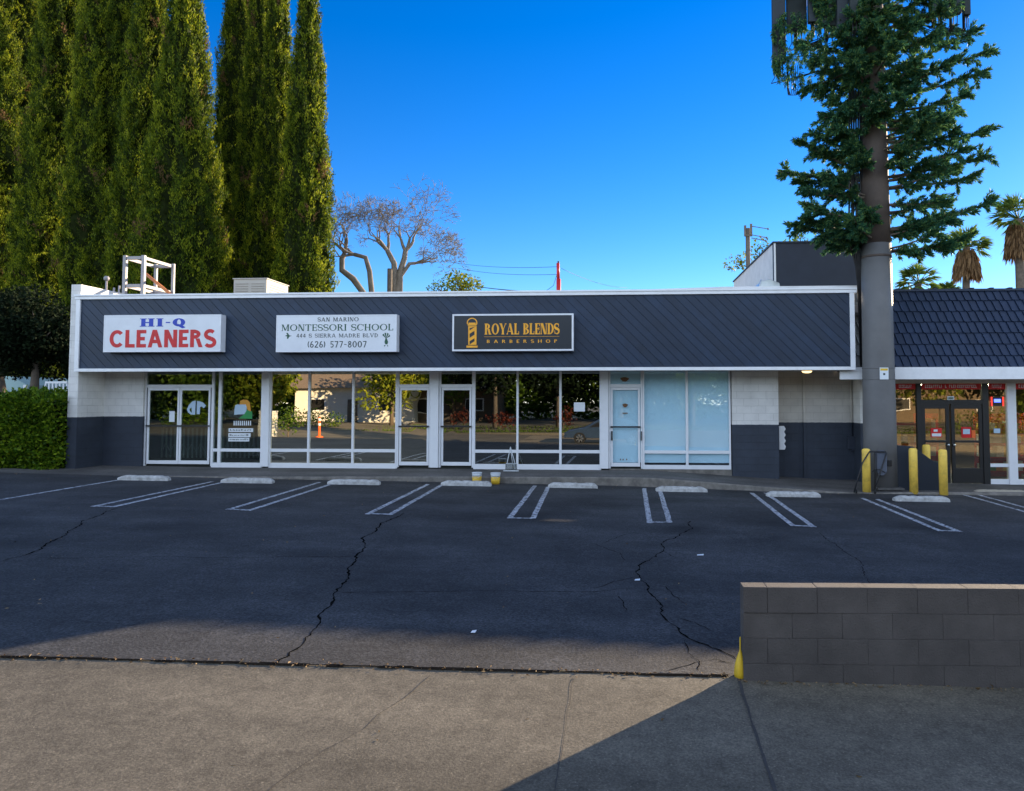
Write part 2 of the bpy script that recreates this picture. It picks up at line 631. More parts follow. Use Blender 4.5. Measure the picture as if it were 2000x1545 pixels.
M['trunk_brown'] = mat('tower_brown_paint', (0.085, 0.062, 0.050), 0.75, 0.2, 3, bmp=0.4, bscale=14)
M['bark'] = mat('bark', (0.11, 0.085, 0.062), 0.9, 0.3, 6, bmp=0.6, bscale=20)
M['bark_pale'] = mat('bare_tree_bark', (0.19, 0.165, 0.135), 0.9, 0.3, 3, bmp=0.4, bscale=12)
M['antenna'] = mat('antenna_green_grey', (0.009, 0.017, 0.019), 0.7, 0.2, 3)
M['antenna2'] = mat('antenna_slate', (0.015, 0.024, 0.034), 0.7, 0.2, 3)
M['needle'] = leaf_mat('tower_needles', [(0.15, (0.018, 0.072, 0.046)), (0.55, (0.055, 0.165, 0.080)), (0.92, (0.24, 0.34, 0.06))], 0.4)
M['cypress'] = leaf_mat('cypress_sprays', [(0.15, (0.012, 0.030, 0.004)), (0.5, (0.085, 0.130, 0.008)), (0.88, (0.36, 0.39, 0.018)), (0.965, (0.30, 0.31, 0.03)), (1.0, (0.17, 0.10, 0.045))], 0.45, 0.6, True)
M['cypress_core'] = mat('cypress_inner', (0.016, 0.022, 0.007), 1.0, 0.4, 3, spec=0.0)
M['hedge'] = leaf_mat('hedge_leaves', [(0.15, (0.02, 0.055, 0.005)), (0.55, (0.09, 0.17, 0.010)), (0.95, (0.30, 0.38, 0.02))], 0.3, 0.45)
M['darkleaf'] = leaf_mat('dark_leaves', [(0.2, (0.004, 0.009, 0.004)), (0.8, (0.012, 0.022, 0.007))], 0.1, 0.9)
M['midleaf'] = leaf_mat('mid_leaves', [(0.15, (0.035, 0.075, 0.012)), (0.55, (0.09, 0.16, 0.018)), (0.95, (0.22, 0.28, 0.03))], 0.4)
M['yelleaf'] = leaf_mat('yellow_leaves', [(0.15, (0.08, 0.12, 0.012)), (0.6, (0.20, 0.24, 0.02)), (0.95, (0.38, 0.33, 0.03))], 0.4)
M['redleaf'] = leaf_mat('red_leaves', [(0.2, (0.07, 0.018, 0.012)), (0.9, (0.20, 0.045, 0.025))], 0.3)
M['palm'] = leaf_mat('palm_fronds', [(0.2, (0.05, 0.10, 0.02)), (0.9, (0.18, 0.24, 0.045))], 0.4)
M['thatch'] = leaf_mat('dead_fronds', [(0.2, (0.12, 0.07, 0.035)), (0.9, (0.28, 0.17, 0.08))], 0.2)
M['grass'] = leaf_mat('verge_grass', [(0.2, (0.05, 0.09, 0.012)), (0.9, (0.13, 0.18, 0.03))], 0.3)
M['teal'] = mat('pale_teal_wall', (0.33, 0.47, 0.46), 0.8, 0.08, 2)
M['tan'] = mat('tan_stucco', (0.15, 0.11, 0.07), 0.85, 0.08, 2)
M['stucco_white'] = mat('white_stucco', (0.62, 0.60, 0.55), 0.85, 0.06, 2)
M['redtile'] = mat('clay_roof', (0.16, 0.12, 0.09), 0.85, 0.2, 6)
M['wood'] = mat('weathered_pole', (0.13, 0.105, 0.08), 0.9, 0.25, 4)
M['car'] = mat('blue_grey_car_paint', (0.06, 0.10, 0.17), 0.2, 0.05, 2, metal=0.4)
M['tyre'] = mat('tyre', (0.015, 0.015, 0.015), 0.85, 0.2, 9)
M['cone'] = mat('orange_plastic', (0.75, 0.13, 0.02), 0.5, 0.1, 5)
M['bucket_w'] = mat('white_bucket', (0.62, 0.66, 0.70), 0.45, 0.06, 8, grime=0.2, gscale=12)
M['bucket_y'] = mat('yellow_label', (0.68, 0.42, 0.03), 0.5, 0.2, 12)
M['lamp'] = emit_mat('lamp_glow', (1.0, 0.72, 0.32), 0.9)
M['neon_blue'] = emit_mat('neon_blue', (0.10, 0.16, 1.0), 1.1)
M['neon_red'] = emit_mat('neon_red', (1.0, 0.05, 0.03), 0.35)
M['valance'] = mat('red_valance', (0.60, 0.015, 0.016), 0.6, 0.15, 4)
M['litter'] = leaf_mat('dry_litter', [(0.2, (0.10, 0.06, 0.03)), (0.9, (0.42, 0.30, 0.16))], 0.15)
M['wire'] = mat('wire', (0.03, 0.03, 0.035), 0.7, 0.1)
M['easel'] = mat('easel_frame', (0.55, 0.58, 0.60), 0.35, 0.1, 6)
M['acrylic'] = glass_mat('acrylic', 0.08, (0.62, 0.64, 0.64), 0.0, 1)
M['orange_p'] = mat('poster_orange', (0.62, 0.27, 0.02), 0.6, 0.1)
M['green_p'] = mat('poster_green', (0.02, 0.25, 0.06), 0.6, 0.1)
M['blue_p'] = mat('poster_pale_blue', (0.42, 0.55, 0.66), 0.6, 0.05)

# ------------------------------------------------------------------ lettering: strokes on a unit-high box
def poly_stroke(pts, wd):
    """polyline as quads; wd = width or list of widths"""
    k = len(pts)
    ws = wd if isinstance(wd, (list, tuple)) else [wd] * k
    L, Rr = [], []
    for i in range(k):
        a, b = pts[max(i - 1, 0)], pts[min(i + 1, k - 1)]
        tx, ty = b[0] - a[0], b[1] - a[1]
        l = math.hypot(tx, ty) or 1
        nx, ny = -ty / l, tx / l
        L.append((pts[i][0] + nx * ws[i] / 2, pts[i][1] + ny * ws[i] / 2))
        Rr.append((pts[i][0] - nx * ws[i] / 2, pts[i][1] - ny * ws[i] / 2))
    return [[Rr[i], Rr[i + 1], L[i + 1], L[i]] for i in range(k - 1)]


def arc(cx, cy, rx, ry, a0, a1, T, t, n=18):
    out = []
    for i in range(n):
        q = []
        for a in (a0 + (a1 - a0) * i / n, a0 + (a1 - a0) * (i + 1) / n):
            c, s = math.cos(R(a)), math.sin(R(a))
            q.append(((cx + rx * c, cy + ry * s), (cx + (rx - T) * c, cy + (ry - t) * s)))
        out.append([q[0][0], q[1][0], q[1][1], q[0][1]])
    return out


def glyph(ch, T, t, s):
    """width and polygons of a capital; T thick stroke, t thin stroke, s serif length (0 = sans)"""
    Q = []

    def rc(x0, x1, y0, y1):
        Q.append([(x0, y0), (x1, y0), (x1, y1), (x0, y1)])

    def stem(x, wd, y0=0.0, y1=1.0, top=True, bot=True):
        rc(x, x + wd, y0, y1)
        if s:
            h = min(t, 0.09)
            if top:
                rc(x - s, x + wd + s, y1 - h, y1)
            if bot:
                rc(x - s, x + wd + s, y0, y0 + h)

    def dg(x0, y0, x1, y1, wd):
        Q.append([(x0, y0), (x0 + wd, y0), (x1 + wd, y1), (x1, y1)])

    def foot(x, wd, y):
        if s:
            h = min(t, 0.09)
            rc(x - s, x + wd + s, y, y + h)
    if ch == ' ':
        return 0.38, Q
    if ch == 'I':
        stem(s, T)
        return T + 2 * s, Q
    if ch == 'H':
        W = 0.44 + 2 * T * 0.9 + s
        stem(s, T)
        stem(W - s - T, T)
        rc(s + T, W - s - T, 0.5 - t / 2, 0.5 + t / 2)
        return W, Q
    if ch in 'OQ0':
        rx = 0.42 if ch != '0' else 0.28
        rx += T * 0.2
        Q += arc(rx, 0.5, rx, 0.5, 0, 360, T, t, 28)
        if ch == 'Q':
            Q += poly_stroke([(rx * 0.75, 0.25), (rx * 1.2, 0.1), (rx * 1.7, -0.12), (rx * 2.0, -0.1)], [t, T * 0.9, T * 0.8, t * 0.6])
        return 2 * rx, Q
    if ch in 'CG':
        rx = 0.40 + T * 0.2
        Q += arc(rx, 0.5, rx, 0.5, 42, 318, T, t, 24)
        if s:
            rc(rx * 1.74, rx * 1.74 + t * 0.9, 0.64, 0.97)
        if ch == 'G':
            rc(rx * 1.3, rx * 1.85, 0.4, 0.4 + t)
            rc(rx * 1.85 - T * .8, rx * 1.85, 0.1, 0.4)
        return rx * 1.88, Q
    if ch == 'D':
        stem(s, T, top=False, bot=False)
        if s:
            rc(0, s + T, 0, min(t, .09))
            rc(0, s + T, 1 - min(t, .09), 1)
        rx = 0.52
        Q += arc(s + T * 0.9, 0.5, rx, 0.5, -90, 90, T, t, 18)
        return s + T * 0.9 + rx, Q
    if ch == 'L':
        stem(s, T)
        rc(s, s + 0.52 + T * 0.2, 0, t)
        if s:
            rc(s + 0.52 + T * 0.2 - t, s + 0.52 + T * 0.2, 0, 0.28)
        return s + 0.52 + T * 0.2, Q
    if ch in 'EF':
        stem(s, T)
        e = s + 0.50 + T * 0.3
        rc(s, e, 1 - t, 1)
        rc(s, e - 0.08, 0.5 - t / 2, 0.5 + t / 2)
        if ch == 'E':
            rc(s, e, 0, t)
        if s:
            rc(e - t, e, 0.76, 1)
            rc(e - 0.08 - t, e - 0.08, 0.36, 0.64)
            if ch == 'E':
                rc(e - t, e, 0, 0.26)
        return e, Q
    if ch == 'T':
        W = 0.70 + T * 0.2
        rc(0, W, 1 - t, 1)
        stem(W / 2 - T / 2, T, 0, 1 - t * 0.5, top=False)
        if s:
            rc(0, t, 0.74, 1)
            rc(W - t, W, 0.74, 1)
        return W, Q
    if ch == 'N':
        W = 0.62 + T * 0.6 + s
        th = t if s else T
        stem(s, th, bot=True)
        stem(W - s - th, th, top=True, bot=False)
        dg(W - s - th - T * (0.9 if s else 0.15), 0, s, 1, T * (1.15 if s else 1.05))
        return W, Q
    if ch == 'M':
        W = 0.86 + T * 0.5
        th = t if s else T
        stem(s, th)
        stem(W - s - T, T)
        dg(W / 2 - T / 2, 0.05, s, 1, T)
        dg(W / 2 - t / 2, 0.05, W - s - T * 0.9, 1, t if s else T)
        return W, Q
    if ch == 'A':
        W = 0.80 + T * 0.3
        th = t if s else T
        dg(s * 0.6, 0, W / 2 - th * 0.7, 1, th)
        dg(W - s * 0.6 - T, 0, W / 2 - T * 0.6, 1, T)
        rc(0.22 * W, 0.76 * W, 0.24, 0.24 + t)
        foot(s * 0.6, th, 0)
        foot(W - s * 0.6 - T, T, 0)
        return W, Q
    if ch == 'V':
        W = 0.78 + T * 0.2
        th = t if s else T
        dg(W / 2 - T / 2, 0, s * .6, 1, T)
        dg(W / 2 - th / 2, 0, W - s * .6 - th, 1, th)
        foot(s * .6, T, 1 - min(t, .09))
        foot(W - s * .6 - th, th, 1 - min(t, .09))
        return W, Q
    if ch == 'Y':
        W = 0.78 + T * 0.2
        th = t if s else T
        dg(W / 2 - T / 2, 0.42, s * .6, 1, T)
        dg(W / 2 - th / 2 + T * .2, 0.42, W - s * .6 - th, 1, th)
        stem(W / 2 - T / 2, T, 0, 0.46, top=False)
        foot(s * .6, T, 1 - min(t, .09))
        foot(W - s * .6 - th, th, 1 - min(t, .09))
        return W, Q
    if ch in 'RPB':
        stem(s, T, top=not s, bot=True)
        if s:
            rc(0, s + T, 1 - min(t, .09), 1)
        x0 = s + T * 0.9
        Q += arc(x0, 0.74, 0.40, 0.26, -90, 90, T, t, 14)
        if ch == 'R':
            dg(s + 0.50, 0, s + T + 0.08, 0.50, T * 1.05)
            foot(s + 0.50, T * 1.05, 0)
            return s + 0.52 + T * 1.05, Q
        if ch == 'B':
            Q += arc(x0, 0.27, 0.46, 0.27, -90, 90, T, t, 14)
            return x0 + 0.46, Q
        return x0 + 0.40, Q
    if ch == 'S':
        pts, ws = [], []
        m = (T + t) / 2
        w2 = 0.27 - m * 0.1
        for a in range(35, 271, 15):
            pts.append((0.30 + w2 * math.cos(R(a)), 0.745 - m * .1 + (0.255 - m * .25) * math.sin(R(a))))
        for a in range(75, -151, -15):
            pts.append((0.30 + (w2 + 0.02) * math.cos(R(a)), 0.262 + m * .05 + (0.262 - m * .25) * math.sin(R(a))))
        k = len(pts)
        for i in range(k):
            u = i / (k - 1)
            ws.append(t + (T - t) * math.sin(math.pi * min(1, max(0, u))) ** 2)
        Q += poly_stroke(pts, ws)
        if s:
            rc(0.50, 0.50 + t * .8, 0.68, 0.95)
            rc(0.03, 0.03 + t * .8, 0.05, 0.34)
        return 0.60, Q
    if ch == '-':
        rc(0.05, 0.40, 0.42, 0.42 + max(t, 0.1))
        return 0.45, Q
    m = (T + t) / 2
    if ch == '(':
        Q += arc(0.42, 0.5, 0.36, 0.62, 125, 235, m, m, 10)
        return 0.26, Q
    if ch == ')':
        Q += arc(-0.16, 0.5, 0.36, 0.62, -55, 55, m, m, 10)
        return 0.26, Q
    if ch == '&':
        Q += arc(0.33, 0.74, 0.2, 0.24, 0, 360, m, m, 12)
        Q += arc(0.30, 0.26, 0.3, 0.27, 20, 300, m, m, 14)
        return 0.66, Q
    if ch == '2':
        pts = [(0.28 + 0.2 * math.cos(R(a)), 0.73 + 0.22 * math.sin(R(a))) for a in range(165, -31, -20)] + [(0.06, 0.07)]
        Q += poly_stroke(pts, m)
        rc(0.02, 0.52, 0, m)
        return 0.54, Q
    if ch == '4':
        rc(0.34, 0.34 + m, 0, 1)
        dg(0.0, 0.28, 0.32, 1, m)
        rc(0.0, 0.54, 0.24, 0.24 + m)
        return 0.55, Q
    if ch == '5':
        rc(0.08, 0.50, 1 - m, 1)
        rc(0.08, 0.08 + m * .8, 0.52, 1)
        Q += poly_stroke([(0.08, 0.55)] + [(0.25 + 0.22 * math.cos(R(a)), 0.31 + 0.25 * math.sin(R(a))) for a in range(110, -140, -20)], m)
        return 0.54, Q
    if ch == '6':
        Q += arc(0.28, 0.30, 0.27, 0.30, 0, 360, m, m, 18)
        Q += poly_stroke([(0.03 + m / 2, 0.32), (0.08 + m / 2, 0.62), (0.22, 0.86), (0.40, 0.97)], m)
        return 0.56, Q
    if ch == '7':
        rc(0.02, 0.52, 1 - m, 1)
        dg(0.14, 0, 0.40, 1 - m, m)
        return 0.54, Q
    if ch == '8':
        Q += arc(0.28, 0.75, 0.23, 0.25, 0, 360, m, m, 18)
        Q += arc(0.28, 0.27, 0.27, 0.28, 0, 360, m, m, 18)
        return 0.56, Q
    return 0.5, Q


def text(mb, txt, x0, x1, z0, z1, Y, T=0.2, t=0.1, s=0.08, gap=0.1, m=0):
    """letters filling the box x0..x1, z0..z1 on the plane Y (facing -Y)"""
    cur, out = 0.0, []
    for ch in txt:
        wd, Q = glyph(ch, T, t, s)
        for q in Q:
            out.append([(cur + a, b) for a, b in q])
        cur += wd + gap
    tot = cur - gap
    kx, kz = (x1 - x0) / tot, z1 - z0
    for i, q in enumerate(out):
        # each stroke a hair in front of the one before it, so that no two lie in one plane
        y = Y - 0.0005 * (i % 9)
        v = [(x0 + a * kx, y, z0 + b * kz) for a, b in q]
        ar = sum(q[j][0] * q[(j + 1) % 4][1] - q[(j + 1) % 4][0] * q[j][1] for j in range(4))
        if ar < 0:
            v = v[::-1]
        mb.add(v, [(0, 1, 2, 3)], m)


def textpx(mb, txt, px0, px1, py0, py1, Y, **kw):
    a, b = P(px0, py1, Y), P(px1, py0, Y)
    text(mb, txt, a.x, b.x, a.z, b.z, Y, **kw)


def polypx(mb, pts, Y, m=0, k=0):
    v = [tuple(P(x, y, Y - 0.0006 * k)) for x, y in pts]
    ar = sum(v[j][0] * v[(j + 1) % len(v)][2] - v[(j + 1) % len(v)][0] * v[j][2] for j in range(len(v)))
    if ar < 0:
        v = v[::-1]
    mb.add(v, [tuple(range(len(v)))], m)

# ------------------------------------------------------------------ ground, lot, pavement, street
def sheet(name, xs, ys, zf, mats, extra=None):
    mb = MB()
    vs = [(x, (seam(x) if y == 5.85 else y), zf(x, y)) for y in ys for x in xs]
    nx = len(xs)
    fs = [(j * nx + i, j * nx + i + 1, (j + 1) * nx + i + 1, (j + 1) * nx + i) for j in range(len(ys) - 1) for i in range(nx - 1)]
    mb.add(vs, fs, 0)
    if extra:
        extra(mb)
    return tag(mb.build(name, mats), kind='structure')


def ground_z(x, y):
    z = SL * max(-25, min(25, x)) - 0.06
    if y < 3.0:
        z -= 0.34
    return z


sheet('ground', [-500, -25, 25, 500], [-300, -60, 2.9, 5.6, 40, 800], ground_z, M['earth'])

rng = random.Random(7)


def jag(pts, step=0.22, amp=0.05):
    out = []
    for a, b in zip(pts[:-1], pts[1:]):
        k = max(1, int((b - a).length / step))
        for i in range(k):
            p = a.lerp(b, i / k)
            if i or out:
                d = (b - a).normalized()
                p = p + Vector((-d.y, d.x, 0)) * rng.uniform(-amp, amp)
            out.append(p)
    out.append(pts[-1])
    return out


def crack(mb, px, wd, amp=0.05, dz=0.004, m=1):
    pts = jag(jag([G(*p) for p in px], 0.30, amp), 0.07, amp * 0.35)
    k = len(pts)
    L, Rr = [], []
    for i, p in enumerate(pts):
        d = (pts[min(i + 1, k - 1)] - pts[max(i - 1, 0)]).normalized()
        e = wd * rng.uniform(0.25, 1.3) * (0.3 if i in (0, k - 1) else 1)
        nrm = Vector((-d.y, d.x, 0))
        for lst, sg in ((L, 1), (Rr, -1)):
            q = p + nrm * e / 2 * sg
            lst.append((q.x, q.y, gz(q.x) + dz))
    for i in range(k - 1):
        mb.add([Rr[i], Rr[i + 1], L[i + 1], L[i]], [(0, 1, 2, 3)], m)


def lot_cracks(mb):
    crack(mb, [(542, 1296), (580, 1262), (612, 1222), (640, 1180), (668, 1140), (680, 1110), (705, 1068), (712, 1050), (750, 1022), (790, 1003)], 0.027, 0.06)
    crack(mb, [(0, 1097), (40, 1085), (85, 1073), (125, 1045), (150, 1025), (230, 993)], 0.024, 0.06)
    crack(mb, [(80, 1090), (150, 1090), (290, 1087), (400, 1090), (560, 1088), (700, 1087)], 0.011, 0.03)
    crack(mb, [(660, 1157), (850, 1155), (1000, 1155), (1160, 1157), (1240, 1148)], 0.011, 0.03)
    crack(mb, [(1348, 1018), (1345, 1038), (1295, 1062), (1290, 1075), (1245, 1105), (1237, 1122), (1255, 1145), (1290, 1185), (1310, 1220), (1345, 1247), (1400, 1270), (1440, 1290)], 0.021, 0.06)
    for c in ([(1240, 1127), (1200, 1135), (1160, 1150)], [(1160, 1062), (1210, 1080), (1222, 1095)], [(1300, 1145), (1320, 1165), (1340, 1180)],
              [(1320, 1207), (1360, 1216), (1395, 1235)], [(1337, 1250), (1352, 1275), (1372, 1292), (1364, 1312)], [(1372, 1292), (1400, 1287), (1432, 1297)],
              [(1205, 1160), (1225, 1195)], [(1290, 1075), (1320, 1090)], [(1180, 1060), (1240, 1040)], [(1372, 1292), (1330, 1300), (1300, 1311)],
              [(1600, 1040), (1680, 1100), (1700, 1140)]):
        crack(mb, c, 0.010, 0.04)


lot_x = [-60, -25, -12, 0, 12, 25, 60]
sheet('parking_lot', lot_x, [5.85, 9, 12, 15, 18.9], lambda x, y: gz(x), [M['asphalt'], M['crack']], lot_cracks)


def pav_lines(mb):
    def ln(a, b, wd):
        a, b = Vector(a), Vector(b)
        k = max(2, int((b - a).length / 0.12))
        d = (b - a).normalized()
        nn = Vector((-d.y, d.x, 0))
        pts = [a.lerp(b, i / k) + nn * rng.uniform(-0.006, 0.006) for i in range(k + 1)]
        for p, q in zip(pts[:-1], pts[1:]):
            e = wd * rng.uniform(0.5, 1.2) / 2
            c = [p - nn * e, q - nn * e, q + nn * e, p + nn * e]
            mb.add([(v.x, v.y, gz(v.x, v.y) + 0.004) for v in c], [(0, 1, 2, 3)], 1)
    ln((0.97, 5.93, 0), (0.90, 3.45, 0), 0.022)
    ln((-0.33, 5.8, 0), (-0.36, 3.45, 0), 0.006)
    ln((-5.0, 5.84, 0), (-5.3, 5.3, 0), 0.02)
    c = [(-1.45, 5.75), (-1.55, 5.35), (-1.66, 5.1), (-1.68, 4.9), (-1.85, 4.6), (-1.98, 4.2), (-2.15, 3.5)]
    for a, b in zip(c[:-1], c[1:]):
        ln((*a, 0), (*b, 0), 0.006)


def pav_z(x, y):
    return gz(x, y)


pv = sheet('pavement', lot_x, [3.42, 4.2, 5.0, 5.85], pav_z, [M['concrete'], M['joint']], pav_lines)
# dark open joint between the lot and the pavement
mb = MB()
xs = np.linspace(-20, 0.9, 150)
for a, b in zip(xs[:-1], xs[1:]):
    e0, e1 = rng.uniform(0.008, 0.035), rng.uniform(0.008, 0.03)
    mb.add([(a, seam(a) - e0, gz(a) + 0.006), (b, seam(b) - e0, gz(b) + 0.006), (b, seam(b) + e1, gz(b) + 0.006), (a, seam(a) + e1, gz(a) + 0.006)], [(0, 1, 2, 3)])
tag(mb.build('pavement_joint', M['crack']), kind='structure')
# kerb and street behind the camera
mb = MB()
mb.prism_x([(3.42, -0.5), (3.42, -0.122), (3.24, -0.135), (3.22, -0.5)][::-1], -60, 60)
tag(mb.build('street_kerb', M['kerb']), kind='structure')
sheet('street', [-160, 160], [-9.0, 3.22], lambda x, y: -0.30, M['road'])
mb = MB()
mb.box(-160, 160, -9.2, -9.0, -0.5, -0.16)
tag(mb.build('far_kerb', M['concrete']), kind='structure')
sheet('far_pavement', [-160, 160], [-13.2, -11.6], lambda x, y: -0.14, M['concrete'])
sheet('lawn', [-160, 160], [-60, -9.2], lambda x, y: -0.17 if y > -20 else 0.25, M['earth'])
r2 = np.random.default_rng(3)
n = 16000
xx = r2.uniform(-75, 50, n)
yy = np.where(r2.random(n) < 0.5, r2.uniform(-11.5, -9.25, n), r2.uniform(-20, -13.3, n))
v, q = kites(np.stack([xx, yy, np.full(n, -0.17)], 1), r2.normal(size=(n, 3)) * 0.35 + [0, 0, 1], r2.uniform(0.1, 0.2, n), 0.09, r2)
g_ = np_mesh('grass', v, q, M['grass'])
tag(g_, 'sunlit green grass across the street', 'grass', kind='stuff')

# shop walkway with kerb, ramping down to the right
WX = [-17.0, -15.6, -13, -9, -5, -1, 1.2, 2.6, 4.0, 5.4, 6.3, 7.6, 12, 26]


def walk_z(x):
    pts = [(-17, 0.25), (-13, 0.24), (-5, 0.235), (0.9, 0.23), (2.6, 0.13), (4.0, 0.04), (5.4, -0.04), (6.3, -0.075), (7.6, -0.06), (12, -0.10), (26, -0.33)]
    for (a, za), (b, zb) in zip(pts[:-1], pts[1:]):
        if x <= b:
            return za + (zb - za) * (x - a) / (b - a)
    return pts[-1][1]


mb = MB()
KY = 18.12
xs = np.linspace(-17, 26, 130)
rk = random.Random(5)
lip = [rk.uniform(-0.02, 0.02) for _ in xs]
for i in range(len(xs) - 1):
    a, b = xs[i], xs[i + 1]
    za, zb = max(walk_z(a), gz(a) + 0.02), max(walk_z(b), gz(b) + 0.02)
    ya, yb = kerb_y(a) + lip[i], kerb_y(b) + lip[i + 1]
    mb.quad((a, ya + 0.05, za - 0.02), (b, yb + 0.05, zb - 0.02), (b, 23, zb), (a, 23, za), 0)
    mb.quad((a, ya + 0.02, za - 0.05), (b, yb + 0.02, zb - 0.05), (b, yb + 0.05, zb - 0.02), (a, ya + 0.05, za - 0.02), 1)
    mb.quad((a, ya, gz(a) - 0.05), (b, yb, gz(b) - 0.05), (b, yb + 0.02, zb - 0.05), (a, ya + 0.02, za - 0.05), 1)
tag(mb.build('walkway', [M['walk'], M['kerb']]), kind='structure')

# painted bay lines
LINES = [
    [((-40, 983), (230, 938))],
    [((415, 941), (180, 990)), ((432, 943), (218, 991))],
    [((625, 942), (445, 996)), ((646, 946), (485, 998))],
    [((836, 946), (717, 1005)), ((862, 948), (760, 1006))],
    [((1045, 949), (995, 1013)), ((1071, 951), (1040, 1014))],
    [((1258, 954), (1269, 1022)), ((1287, 953), (1308, 1021))],
    [((1468, 963), (1550, 1028)), ((1495, 963), (1590, 1030))],
    [((1683, 973), (1838, 1038)), ((1712, 975), (1875, 1039))],
    [((1880, 966), (2060, 1016)), ((1908, 966), (2100, 1018))],
]
for L in LINES:
    mb = MB()
    ends = []

    def strip(a, b, wd, dz):
        d = (b - a).normalized()
        nn = Vector((-d.y, d.x, 0)) * wd / 2
        k = max(2, int((b - a).length / 0.35))
        pts = [a.lerp(b, i / k) + nn * rng.uniform(-0.12, 0.12) for i in range(k + 1)]
        for p, q in zip(pts[:-1], pts[1:]):
            e = 1.0
            mb.add([(v.x, v.y, gz(v.x) + dz) for v in (p - nn * e, q - nn * e, q + nn * e, p + nn * e)], [(0, 1, 2, 3)])
    for a, b in L:
        A, B = G(*a), G(*b)
        strip(A, B, 0.10, 0.005)
        ends.append(B)
    if len(ends) == 2:
        strip(ends[0] + Vector((-0.05, 0.05, 0)), ends[1] + Vector((0.05, 0.05, 0)), 0.10, 0.009)
    tag(mb.build('bay_line', M['line']), kind='structure')

# ------------------------------------------------------------------ main shop building
FY = 20.3                                    # shop-front plane
AY = 19.1                                    # fascia front
XL, XLi = X(131, 19.2), X(150, 19.2)
XR = X(1669, AY, 650)
ZF0, ZF1 = Z(722, AY), Z(577, AY, 150)       # fascia bottom / top
ZT = 3.0                                     # window head
B_ = empty('shop_row', (0, FY, 0.3), 'long low shop row with slate plank fascia, white trim and glass shopfronts', 'building')
BACK = 32.5
print('fascia', ZF0, ZF1, XL, XLi, XR)

# left block wall with raised parapet
mb = MB()
mb.box(XL, XLi, 19.2, BACK, -0.1, 5.36)
mb.build('side_wall', M['block'], B_)
# inner left front wall (return of the entrance niche)
xd = X(284, FY)
XJ = X(208, FY)
mb = MB()
mb.prism([(XJ, 0.1), (xd, 0.1), (xd, 3.12), (XJ, 3.12)], FY - 0.12, FY + 0.1)
mb.prism_x([(19.22, 0.1), (FY + 0.1, 0.1), (FY + 0.1, 3.12), (19.22, 3.12)], XLi - 0.02, XLi + 0.004)
# skewed return between pillar and front wall
mb.add([(XLi + 0.004, 19.22, 0.1), (XJ, FY - 0.12, 0.1), (XJ, FY - 0.12, 3.12), (XLi + 0.004, 19.22, 3.12)], [(0, 1, 2, 3)])
mb.build('entrance_wall', M['block'], B_)
mb = MB()
mb.box(XLi, XR + 3, BACK - 0.2, BACK, -0.4, 4.7)
mb.build('back_wall', M['parapet'], B_)
# roof slab
mb = MB()
mb.box(XLi, XR + 0.6, AY + 0.35, BACK, 4.45, 4.65)
mb.build('roof', M['roof'], B_)
# fascia: recessed backing and diagonal planks
x0, x1 = X(157, AY, 650), X(1660, AY, 650)
z0, z1 = ZF0 + 0.055, ZF1 - 0.12
mb = MB()
mb.box(x0 - 0.05, x1 + 0.05, AY + 0.012, AY + 0.3, ZF0 + 0.01, ZF1 - 0.02, 1)


def clip(poly, ax, lim, keep_less):
    out = []
    for i in range(len(poly)):
        a, b = poly[i], poly[(i + 1) % len(poly)]
        ia = (a[ax] <= lim) if keep_less else (a[ax] >= lim)
        ib = (b[ax] <= lim) if keep_less else (b[ax] >= lim)
        if ia:
            out.append(a)
        if ia != ib:
            tt = (lim - a[ax]) / (b[ax] - a[ax])
            out.append((a[0] + (b[0] - a[0]) * tt, a[1] + (b[1] - a[1]) * tt))
    return out


pw, gp = 0.262, 0.014
c = x0 + z0 - 0.5
rp = random.Random(11)
while c < x1 + z1:
    lo, hi = c + gp / 2, c + pw - gp / 2
    poly = [(lo - z0, z0), (hi - z0, z0), (hi - z1, z1), (lo - z1, z1)]
    poly = clip(clip(poly, 0, x0, False), 0, x1, True) if poly else poly
    if len(poly) >= 3:
        dy = rp.uniform(-0.002, 0.003)
        mb.prism(poly, AY - 0.006 + dy, AY + 0.010, 0)
    c += pw
mb.build('fascia', [M['navy'], M['groove']], B_)
# white trim boards
mb = MB()
mb.box(XLi - 0.02, XR, AY - 0.05, AY + 0.02, ZF0 - 0.03, ZF0 + 0.055)
mb.box(XLi - 0.02, x0, AY - 0.048, AY + 0.02, ZF0 + 0.0555, ZF1 - 0.121)
mb.box(x1, XR, AY - 0.048, AY + 0.02, ZF0 + 0.0555, ZF1 - 0.121)
mb.box(XLi - 0.06, XR + 0.06, AY - 0.06, AY + 0.06, ZF1 - 0.12, ZF1 - 0.035)
mb.box(XLi - 0.06, XR + 0.06, AY - 0.085, AY + 0.30, ZF1 - 0.0345, ZF1 + 0.012)
mb.build('fascia_trim', M['white'], B_, bevel=0.006)
# plain board rising along the right half of the roof edge
xa, xb = X(1190, 19.3, 570), X(1678, 19.3, 570)
za = Z(573, 19.3, 1190)
mb = MB()
mb.prism([(xa, ZF1 - 0.05), (xb, ZF1 - 0.05), (xb, ZF1 + 0.10), (X(1420, 19.3), ZF1 + 0.10), (xa, ZF1 + 0.02)], 19.26, 19.34)
mb.build('roof_edge_board', M['parapet'], B_)
# soffit and returns
mb = MB()
mb.box(XLi + 0.01, XR - 0.01, AY + 0.021, 21.35, ZF0 + 0.0, ZF0 + 0.04)
mb.build('soffit', M['soffit'], B_)
mb = MB()
mb.box(XR - 0.12, XR - 0.005, AY + 0.021, 22.0, ZF0 + 0.041, ZF1 - 0.06)
mb.build('fascia_return', M['white'], B_)

